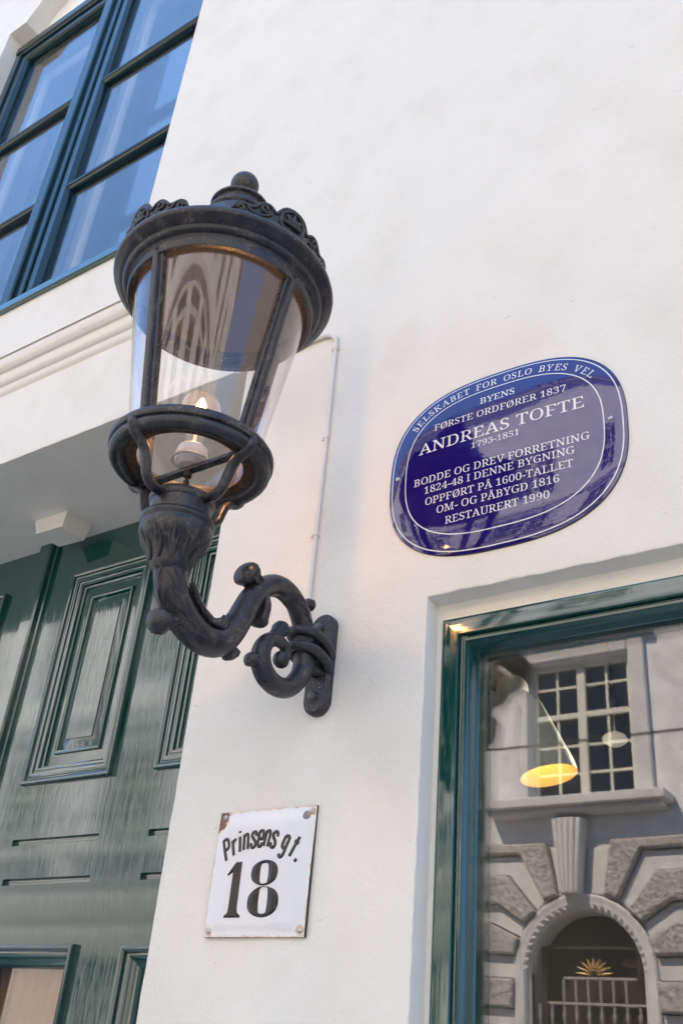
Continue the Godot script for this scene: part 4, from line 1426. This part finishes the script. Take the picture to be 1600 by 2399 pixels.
func rust_texture() -> ImageTexture:
	var s := 512
	var im := Image.create(s, s, false, Image.FORMAT_RGBA8)
	var n1 := FastNoiseLite.new()
	n1.seed = 77
	n1.frequency = 0.02
	n1.fractal_octaves = 4
	var n2 := FastNoiseLite.new()
	n2.seed = 78
	n2.frequency = 0.012
	var white := lin(0.76, 0.77, 0.79)
	var stain := lin(0.55, 0.33, 0.14)
	var rust := lin(0.16, 0.055, 0.028)
	var bare := lin(0.17, 0.18, 0.19)
	for y in s:
		for x in s:
			var u := x / float(s)
			var v := y / float(s)
			var c := white
			var a := n1.get_noise_2d(x, y)
			var b := n2.get_noise_2d(x, y)
			# stains that bleed from the cut edge
			var e := minf(minf(v, 1.0 - v), minf(u, 1.0 - u) * 1.4)
			var reach := 0.012 + 0.03 * maxf(0.0, n2.get_noise_2d(x * 3.0 + 500.0, y * 3.0) + 0.12)
			c = c.lerp(stain, clampf((reach - e) / reach, 0, 1) * clampf(0.55 + a, 0, 1))
			# flaked corners, with a hard edge
			var d0 := Vector2(u / 0.10, v / 0.16).length() + a * 0.35
			if d0 < 1.0: c = rust if b + a * 0.8 > -0.12 else bare
			elif d0 < 1.12: c = c.lerp(stain, 0.5)
			var d1 := Vector2((u - 0.915) / 0.034, (v - 0.075) / 0.036).length() + a * 0.3
			if d1 < 1.0: c = bare
			for q in [[0.05, 0.957], [0.958, 0.953], [0.957, 0.05]]:
				var d2 := Vector2(u - q[0], v - q[1]).length() + a * 0.02
				c = c.lerp(stain, clampf((0.045 - d2) / 0.03, 0, 0.75))
			im.set_pixel(x, y, c)
	return tex(im)

# ------------------------------------------------------------------ cable on the wall
func build_conduit() -> void:
	var t := thing("wall_cable", "thin white painted cable clipped to the wall behind the lantern", "cable", Vector3(-1.195, 0.85, 0))
	var m := MB.new()
	var pts := spline([Vector3(-1.53, 1.662, 0.004), Vector3(-1.42, 1.664, 0.006), Vector3(-1.335, 1.6665, 0.007), Vector3(-1.27, 1.6705, 0.007), Vector3(-1.228, 1.668, 0.007), Vector3(-1.205, 1.652, 0.007), Vector3(-1.1985, 1.62, 0.007), Vector3(-1.1975, 1.5, 0.0065), Vector3(-1.1955, 1.3, 0.006), Vector3(-1.1945, 1.07, 0.006), Vector3(-1.1935, 0.9, 0.006), Vector3(-1.193, 0.83, 0.006)], 10)
	var rad := []
	for p in pts:
		rad.append(0.0066 if p.x < -1.2 and p.y > 1.6 else 0.0048)
	m.tube(pts, rad, 12)
	obj("cable", m, mats.cable_paint, t)
	for q in [[-1.198, 1.612], [-1.1958, 1.335], [-1.1944, 1.066], [-1.42, 1.664]]:
		m = MB.new()
		var c := Vector3(q[0], q[1], 0.006)
		if q[0] > -1.4:
			m.box(c + Vector3(-0.009, -0.004, -0.006), c + Vector3(0.008, 0.004, 0.0068), 0.003)
			m.ball(c + Vector3(-0.0115, 0, -0.003), 0.0042, 10)
		else:
			m.box(c + Vector3(-0.004, -0.009, -0.006), c + Vector3(0.004, 0.009, 0.0085), 0.003)
		obj("clip", m, mats.cable_paint, t)

# ------------------------------------------------------------------ lamp inside the shop
func build_shop_lamp() -> void:
	var z := -0.45
	var t := thing("shop_lamp", "pale green cone shaped lamp glowing yellow inside the shop window", "lamp", Vector3(-0.848, 0.62, z))
	var axis := Vector3(0.215, -0.975, 0.0).normalized()
	var rim := Vector3(-0.848, 0.6198, z)
	var up := -axis
	var bs := Basis(Vector3(up.y, -up.x, 0).normalized(), up, Vector3(0, 0, 1)).scaled(Vector3.ONE * 0.848)
	var outer := [Vector2(0.0735, 0.0), Vector2(0.0735, 0.001), Vector2(0.072, 0.018), Vector2(0.0665, 0.045), Vector2(0.058, 0.075), Vector2(0.045, 0.125), Vector2(0.033, 0.172), Vector2(0.027, 0.195), Vector2(0.022, 0.206), Vector2(0.0, 0.209)]
	var m := MB.new()
	m.lathe(outer, Vector3.ZERO, 48)
	m.turned(Transform3D(bs, rim))
	obj("lamp_shade", m, mats.shade_enamel, t)
	m = MB.new()
	m.lathe([Vector2(0.0, 0.2), Vector2(0.02, 0.195), Vector2(0.043, 0.122), Vector2(0.056, 0.073), Vector2(0.0645, 0.044), Vector2(0.0705, 0.018), Vector2(0.0725, 0.001)], Vector3.ZERO, 48)
	m.turned(Transform3D(bs, rim))
	obj("shade_lining", m, mats.shade_lining, t)
	m = MB.new()
	m.ball(rim + up * 0.075, 0.02, 20)
	obj("glowing_bulb", m, mats.warm_bulb, t)
	m = MB.new()
	m.ball(Vector3(-0.933, 0.8265, z), 0.037, 24, Vector3(1, 0.95, 1))
	m.tube([Vector3(-0.89, 0.785, z), Vector3(-0.913, 0.806, z)], [0.017, 0.021], 16)
	obj("joint", m, mats.shade_enamel, t)
	m = MB.new()
	m.tube([Vector3(-0.933, 0.8265, z), Vector3(-1.05, 0.87, z - 0.03), Vector3(-1.42, 0.93, z - 0.05)], [0.01, 0.01, 0.01], 14)
	m.tube([Vector3(-1.438, 0.933, z - 0.05), Vector3(-1.42, 0.93, z - 0.05)], [0.045, 0.04], 20)
	obj("arm", m, mats.iron, t)
	var l := OmniLight3D.new()
	l.name = "shop_lamp_light"
	t.add_child(l)
	l.position = rim + up * 0.06 + Vector3(0, EY, 0) - t.global_position
	l.light_color = Color(1.0, 0.78, 0.42)
	l.light_energy = 0.003
	l.light_size = 0.02
	l.omni_range = 12.0
	l.omni_attenuation = 2.0
	l.shadow_enabled = true

# a second lamp hangs in the shop; only its pale opal bowl shows through the glass
func build_opal_lamp() -> void:
	var c := Vector3(-0.759, 0.741, -0.62)
	var t := thing("opal_lamp", "small pale opal bowl lamp hanging beside the cone lamp in the shop", "lamp", Vector3(-0.759, 0.72, -0.62))
	var m := MB.new()
	m.lathe([Vector2(0.0, -0.014), Vector2(0.012, -0.0125), Vector2(0.021, -0.008), Vector2(0.027, -0.002), Vector2(0.0285, 0.004), Vector2(0.024, 0.012), Vector2(0.008, 0.02), Vector2(0.0, 0.021)], c, 32)
	obj("glowing_bowl", m, mats.opal_glow, t)
	m = MB.new()
	m.tube([c + Vector3(0, 0.02, 0), Vector3(c.x, 1.625, c.z)], [0.0025, 0.0025], 8)
	obj("cord", m, mats.wire_black, t)
	var l := OmniLight3D.new()
	l.name = "opal_lamp_light"
	t.add_child(l)
	l.position = c + Vector3(0, 0.005 + EY, 0) - t.global_position
	l.light_color = Color(1.0, 0.93, 0.8)
	l.light_energy = 0.04  # strength added beyond the bowl's own glow, to brighten the cone shade
	l.light_size = 0.015
	l.omni_range = 12.0
	l.omni_attenuation = 2.0
	l.shadow_enabled = true

# ------------------------------------------------------------------ house across the street
const FZ := 10.34
const AX := -4.82

func build_opposite_house() -> void:
	var h := thing("stone_house", "grey stone house across the street mirrored in the shop window", "building", Vector3(AX, -1.6, FZ))
	var x0 := -27.0
	var x1 := 19.0
	var top := 11.2
	var bays := []
	for k in range(-7, 8): bays.append(AX + 0.05 + 3.05 * k)
	var holes := [[AX - 0.70, -1.7, AX + 0.70, 1.44], [AX - 0.70, 1.44, AX + 0.70, 2.14]]
	for b in bays:
		holes.append([b - 0.72, 3.47, b + 0.72, 5.39])
		holes.append([b - 0.62, 6.75, b + 0.62, 8.7])
		if absf(b - AX) > 1.0 and b > x0 + 1 and b < x1 - 1:
			holes.append([b - 0.7, -0.6, b + 0.7, 1.7])
	var m := MB.new()
	m.face(x0, 3.0, x1, top, holes, FZ, -1)
	for q in holes:
		if q[1] > 3.0:
			m.mould(q[0], q[1], q[2], q[3], [Vector2(0, FZ + 0.2), Vector2(0, FZ)])
	obj("upper_wall", m, mats.light_render, h)
	m = MB.new()
	m.face(x0, -1.7, x1, 3.0, holes, FZ, -1)
	for q in holes:
		if q[1] < 3.0 and q[1] > -1.0 and q[3] < 2.0:
			m.mould(q[0], q[1], q[2], q[3], [Vector2(0, FZ + 0.25), Vector2(0, FZ)])
	# spandrels of the round arch
	for s in [-1.0, 1.0]:
		for i in 12:
			var a := PI / 2 * i / 12.0
			var b := PI / 2 * (i + 1) / 12.0
			m.fix_tri(Vector3(AX + s * 0.7, 2.14, FZ), Vector3(AX + s * 0.7 * cos(a), 1.44 + 0.7 * sin(a), FZ), Vector3(AX + s * 0.7 * cos(b), 1.44 + 0.7 * sin(b), FZ), Vector3(AX, 1.4, FZ + 5))
			m.quad(Vector3(AX + s * 0.7 * cos(a), 1.44 + 0.7 * sin(a), FZ), Vector3(AX + s * 0.7 * cos(b), 1.44 + 0.7 * sin(b), FZ), Vector3(AX + s * 0.7 * cos(b), 1.44 + 0.7 * sin(b), FZ + 0.4), Vector3(AX + s * 0.7 * cos(a), 1.44 + 0.7 * sin(a), FZ + 0.4))
		m.quad(Vector3(AX + s * 0.7, -1.7, FZ), Vector3(AX + s * 0.7, 1.44, FZ), Vector3(AX + s * 0.7, 1.44, FZ + 0.4), Vector3(AX + s * 0.7, -1.7, FZ + 0.4))
	obj("lower_wall", m, mats.smooth_stone, h)
	m = MB.new()
	m.box(Vector3(x0, -1.7, FZ + 5.0), Vector3(x1, top, FZ + 9.0))
	for q in [x0, x1 - 0.3]:
		m.box(Vector3(q, -1.7, FZ + 0.3), Vector3(q + 0.3, top, FZ + 4.999))
	for q in [-1.72, 2.95, 6.2, 9.3, 11.0]:
		m.box(Vector3(x0 + 0.3, q, FZ + 0.3), Vector3(x1 - 0.301, q + 0.18, FZ + 4.998))
	obj("floors", m, mats.far_room, h)
	m = MB.new()
	m.quad(Vector3(x1 + 0.3, top + 0.35, FZ - 0.5), Vector3(x0 - 0.3, top + 0.35, FZ - 0.5), Vector3(x0 - 0.3, top + 2.2, FZ + 4.5), Vector3(x1 + 0.3, top + 2.2, FZ + 4.5))
	m.quad(Vector3(x0 - 0.3, top + 0.35, FZ + 9.5), Vector3(x1 + 0.3, top + 0.35, FZ + 9.5), Vector3(x1 + 0.3, top + 2.2, FZ + 4.5), Vector3(x0 - 0.3, top + 2.2, FZ + 4.5))
	obj("roof", m, mats.roof_tile, h)
	m = MB.new()
	m.box(Vector3(x0 - 0.2, top - 0.02, FZ - 0.22), Vector3(x1 + 0.2, top + 0.14, FZ + 0.6), 0.02)
	m.box(Vector3(x0 - 0.3, top + 0.141, FZ - 0.42), Vector3(x1 + 0.3, top + 0.33, FZ + 0.6), 0.03)
	obj("cornice", m, mats.smooth_stone, h)
	m = MB.new()
	m.box(Vector3(x0, 6.05, FZ - 0.14), Vector3(x1, 6.25, FZ + 0.01), 0.02)
	obj("string_course", m, mats.smooth_stone, h)
	# windows: one of each kind, then copies
	var w1 := facade_window(h, bays[7], 3.47, 5.39, 0.72, 4.64, [5.06], [4.23, 3.86], true)
	var w2 := facade_window(h, bays[7], 6.75, 8.7, 0.62, 7.95, [], [7.3], false)
	for b in bays:
		if b == bays[7]: continue
		for w in [w1, w2]:
			var c: Node3D = w.duplicate()
			c.name = "window"
			h.add_child(c, true)
			c.position = w.position + Vector3(b - bays[7], 0, 0)
	for q in holes:
		if q[1] == -0.6:
			m = MB.new()
			m.box(Vector3(q[0], q[1], FZ + 0.2), Vector3(q[2], q[3], FZ + 0.24))
			obj("shop_pane", m, mats.window_glass, h)
			for dx in [0.0, 0.7]:
				pass
			m = MB.new()
			m.mould(q[0], q[1], q[2], q[3], [Vector2(0, FZ + 0.12), Vector2(0, FZ + 0.12)])
			m.box(Vector3((q[0] + q[2]) / 2 - 0.03, q[1], FZ + 0.13), Vector3((q[0] + q[2]) / 2 + 0.03, q[3], FZ + 0.199))
			m.box(Vector3(q[0], q[3] - 0.07, FZ + 0.13), Vector3(q[2], q[3], FZ + 0.199))
			m.box(Vector3(q[0], q[1], FZ + 0.13), Vector3(q[2], q[1] + 0.07, FZ + 0.199))
			obj("shop_frame", m, mats.cream_paint, h)
	# sills on brackets, with a deep shadow below
	for b in bays:
		m = MB.new()
		m.box(Vector3(b - 1.28, 3.335, FZ - 0.36), Vector3(b + 1.16, 3.455, FZ), 0.012)
		m.box(Vector3(b - 1.2, 3.27, FZ - 0.27), Vector3(b + 1.08, 3.333, FZ), 0.012)
		obj("sill", m, mats.smooth_stone, h)
	# stones round the arch: [outline on the right half, proud, rough]
	var st := [
		[[0.11, 2.86], [0.385, 2.87], [0.29, 2.30], [0.105, 2.32], 0.05, 0],
		[[0.425, 2.93], [1.5, 2.945], [1.5, 2.822], [0.787, 2.814], [0.471, 2.245], [0.30, 2.308], 0.14, 1],
		[[0.798, 2.800], [1.5, 2.800], [1.5, 2.572], [0.957, 2.565], [0.58, 2.136], [0.475, 2.235], 0.05, 0],
		[[0.957, 2.55], [1.5, 2.558], [1.5, 2.225], [1.103, 2.223], [0.748, 1.999], [0.59, 2.12], 0.15, 1],
		[[1.101, 2.21], [1.5, 2.21], [1.5, 2.0], [1.19, 1.998], [0.80, 1.83], [0.755, 1.98], 0.05, 0],
		[[0.81, 1.815], [1.19, 1.985], [1.5, 1.985], [1.5, 1.645], [0.875, 1.63], 0.15, 1],
		[[0.875, 1.615], [1.5, 1.63], [1.5, 1.375], [0.88, 1.37], 0.05, 0],
		[[0.88, 1.355], [1.5, 1.36], [1.5, 1.055], [0.90, 1.045], 0.15, 1],
		[[0.90, 1.03], [1.5, 1.04], [1.5, 0.80], [0.90, 0.80], 0.05, 0],
		[[0.90, 0.785], [1.5, 0.785], [1.5, 0.46], [0.90, 0.46], 0.15, 1],
		[[0.90, 0.445], [1.5, 0.445], [1.5, 0.2], [0.90, 0.2], 0.05, 0],
		[[0.90, 0.185], [1.5, 0.185], [1.5, -1.59], [0.90, -1.59], 0.15, 1]]
	for s in [-1.0, 1.0]:
		for q in st:
			var o := PackedVector2Array()
			for i in q.size() - 2:
				o.append(Vector2(AX + s * q[i][0], q[i][1]))
			m = MB.new()
			m.prism(o, FZ + 0.02, FZ - q[-2], 0.02 if q[-1] else 0.012)
			obj("rough_stone" if q[-1] else "smooth_stone", m, mats.rough_stone if q[-1] else mats.smooth_stone, h, 25.0)
	# the courses go on to either side
	var ys := [[2.82, 2.945, 1], [2.572, 2.80, 0], [2.225, 2.558, 1], [2.0, 2.21, 0], [1.645, 1.985, 1]]
	for q in ys:
		for r in [[x0, AX - 1.515], [AX + 1.515, x1]]:
			var n := int(absf(r[1] - r[0]) / 1.35)
			for i in n:
				m = MB.new()
				var xa := lerpf(r[0], r[1], float(i) / n) + 0.008
				var xb := lerpf(r[0], r[1], float(i + 1) / n) - 0.008
				m.box(Vector3(xa, q[0], FZ - (0.13 if q[2] else 0.05)), Vector3(xb, q[1], FZ + 0.02), 0.015)
				obj("rough_stone" if q[2] else "smooth_stone", m, mats.rough_stone if q[2] else mats.smooth_stone, h)
	# keystone, fluted, wider at the top and leaning out
	m = MB.new()
	for i in 5:
		var u0 := i / 5.0
		var u1 := (i + 1) / 5.0
		var o := PackedVector2Array([Vector2(AX - 0.09 + lerpf(-0.115, 0.115, u0), 2.30), Vector2(AX - 0.09 + lerpf(-0.115, 0.115, u1), 2.30), Vector2(AX - 0.09 + lerpf(-0.20, 0.20, u1), 3.2), Vector2(AX - 0.09 + lerpf(-0.20, 0.20, u0), 3.2)])
		m.prism(o, FZ + 0.02, FZ - 0.24 - 0.03 * sin(PI * (u0 + 0.1)), 0.022)
	obj("keystone", m, mats.smooth_stone, h)
	# arch ring
	m = MB.new()
	var pf := [Vector2(0.885, 0.0), Vector2(0.885, -0.07), Vector2(0.86, -0.09), Vector2(0.83, -0.085), Vector2(0.80, -0.07), Vector2(0.775, -0.075), Vector2(0.74, -0.05), Vector2(0.70, 0.02), Vector2(0.70, 0.12)]
	for i in pf.size() - 1:
		for j in 40:
			var a := PI * j / 40.0
			var b := PI * (j + 1) / 40.0
			var p: Vector2 = pf[i]
			var q: Vector2 = pf[i + 1]
			m.quad(Vector3(AX + p.x * cos(a), 1.44 + p.x * sin(a), FZ + p.y), Vector3(AX + q.x * cos(a), 1.44 + q.x * sin(a), FZ + q.y), Vector3(AX + q.x * cos(b), 1.44 + q.x * sin(b), FZ + q.y), Vector3(AX + p.x * cos(b), 1.44 + p.x * sin(b), FZ + p.y))
		for s in [-1.0, 1.0]:
			var p: Vector2 = pf[i]
			var q: Vector2 = pf[i + 1]
			m.fix_quad(Vector3(AX + s * p.x, 1.44, FZ + p.y), Vector3(AX + s * q.x, 1.44, FZ + q.y), Vector3(AX + s * q.x, -1.6, FZ + q.y), Vector3(AX + s * p.x, -1.6, FZ + p.y), Vector3(AX + s * 0.8, 0, FZ + 0.5))
	for j in 26:
		var a := PI * (j + 0.5) / 26.0
		var c := Vector3(AX + 0.745 * cos(a), 1.44 + 0.745 * sin(a), FZ - 0.055)
		m.ball(c, 0.042, 8, Vector3(1, 0.55, 0.5), Basis(Vector3(0, 0, 1), a + 0.5))
	obj("arch_ring", m, mats.smooth_stone, h)
	# dark doorway with gilded fan and a grey rail grille
	var d := group_part("doorway", h, Vector3(AX, -1.6, FZ + 0.3))
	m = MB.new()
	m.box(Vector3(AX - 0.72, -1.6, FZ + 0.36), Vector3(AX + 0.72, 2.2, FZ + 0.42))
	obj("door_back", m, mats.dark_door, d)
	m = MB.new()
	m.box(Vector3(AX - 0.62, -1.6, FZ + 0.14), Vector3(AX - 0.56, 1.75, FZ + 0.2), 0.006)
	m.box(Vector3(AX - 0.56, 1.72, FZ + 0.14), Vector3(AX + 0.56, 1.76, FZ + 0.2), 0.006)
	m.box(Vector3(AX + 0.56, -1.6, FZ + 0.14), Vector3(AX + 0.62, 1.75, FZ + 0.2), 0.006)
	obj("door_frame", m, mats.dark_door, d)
	for k in 9:
		var a := PI * (k + 0.5) / 9.0
		m = MB.new()
		m.tube([Vector3(AX + 0.05 + 0.05 * cos(a), 1.43 + 0.05 * sin(a), FZ + 0.12), Vector3(AX + 0.05 + 0.13 * cos(a), 1.43 + 0.13 * sin(a), FZ + 0.11), Vector3(AX + 0.05 + 0.24 * cos(a), 1.43 + 0.2 * sin(a), FZ + 0.12)], [0.004, 0.013, 0.003], 8)
		obj("gilded_ray", m, mats.gilding, d)
	for r in [[-0.32, 0.57, 1.4], [-0.53, 0.75, 1.127]]:
		m = MB.new()
		m.box(Vector3(AX + r[0], r[2] - 0.016, FZ + 0.09), Vector3(AX + minf(r[1], 0.69), r[2] + 0.016, FZ + 0.125), 0.004)
		obj("rail", m, mats.grey_rail, d)
	for k in 10:
		var x: float = -0.6 + 0.153 * k - 0.03
		if x > 0.66: continue
		m = MB.new()
		var tp := 1.385 if x > -0.33 and x < 0.57 else 1.11
		m.tube([Vector3(AX + x, -0.6, FZ + 0.105), Vector3(AX + x, 0.6, FZ + 0.105), Vector3(AX + x, 0.95, FZ + 0.105), Vector3(AX + x, 1.0, FZ + 0.105), Vector3(AX + x, 1.05, FZ + 0.105), Vector3(AX + x, tp, FZ + 0.105)], [0.014, 0.014, 0.014, 0.026, 0.014, 0.02], 10)
		obj("baluster", m, mats.grey_rail, d)

func facade_window(h: Node3D, cx: float, y0: float, y1: float, hw: float, yt: float, up_bars: Array, low_bars: Array, jambs: bool) -> Node3D:
	var w := group_part("window", h, Vector3(cx, y0, FZ))
	var zf := FZ + 0.09
	var m := MB.new()
	m.box(Vector3(cx - hw, y0, FZ + 0.16), Vector3(cx + hw, y1, FZ + 0.165))
	obj("pane", m, mats.window_glass, w)
	m = MB.new()
	for q in [[-hw, -hw + 0.075, y0, y1], [hw - 0.075, hw, y0, y1], [-0.06, 0.06, y0 + 0.06, y1 - 0.075]]:
		m.box(Vector3(cx + q[0], q[2], zf), Vector3(cx + q[1], q[3], FZ + 0.159), 0.008)
	for q in [[-hw + 0.075, hw - 0.075, y1 - 0.075, y1], [-hw + 0.075, hw - 0.075, y0, y0 + 0.06], [-hw + 0.076, hw - 0.076, yt - 0.04, yt + 0.04]]:
		m.box(Vector3(cx + q[0], q[2], zf + 0.004), Vector3(cx + q[1], q[3], FZ + 0.158), 0.008)
	obj("frame", m, mats.cream_paint, w)
	for s in [-1.0, 1.0]:
		m = MB.new()
		var mx: float = cx + s * (hw - 0.075 + 0.06) / 2
		m.box(Vector3(mx - 0.016, y0 + 0.06, FZ + 0.12), Vector3(mx + 0.016, y1 - 0.075, FZ + 0.157))
		for y in up_bars + low_bars:
			m.box(Vector3(minf(cx + s * 0.06, cx + s * (hw - 0.075)), y - 0.016, FZ + 0.122), Vector3(maxf(cx + s * 0.06, cx + s * (hw - 0.075)), y + 0.016, FZ + 0.156))
		obj("glazing_bar", m, mats.cream_paint, w)
	if jambs:
		for s in [-1.0, 1.0]:
			m = MB.new()
			m.box(Vector3(cx + s * (hw + 0.115) - 0.11, y0, FZ - 0.07), Vector3(cx + s * (hw + 0.115) + 0.11, y1 + 0.2, FZ + 0.01), 0.015)
			obj("stone_jamb", m, mats.smooth_stone, w)
		m = MB.new()
		m.box(Vector3(cx - hw, y1 + 0.02, FZ - 0.07), Vector3(cx + hw, y1 + 0.2, FZ + 0.01), 0.015)
		m.box(Vector3(cx - hw - 0.3, y1 + 0.32, FZ - 0.22), Vector3(cx + hw + 0.3, y1 + 0.42, FZ + 0.01), 0.02)
		obj("lintel", m, mats.smooth_stone, w)
	return w

# ------------------------------------------------------------------ wire over the street
func build_wires() -> void:
	var m := MB.new()
	var pts := []
	var rad := []
	for i in 41:
		var x := lerpf(-26.0, 18.0, i / 40.0)
		pts.append(Vector3(x, 2.66 + 0.00035 * (x + 3) * (x + 3), 5.84))
		rad.append(0.011)
	m.tube(pts, rad, 8)
	var t := thing("overhead_wire", "thin dark wire strung along the street, mirrored in the shop window", "wire", Vector3(-4, 2.66, 5.84))
	obj("cable", m, mats.wire_black, t)
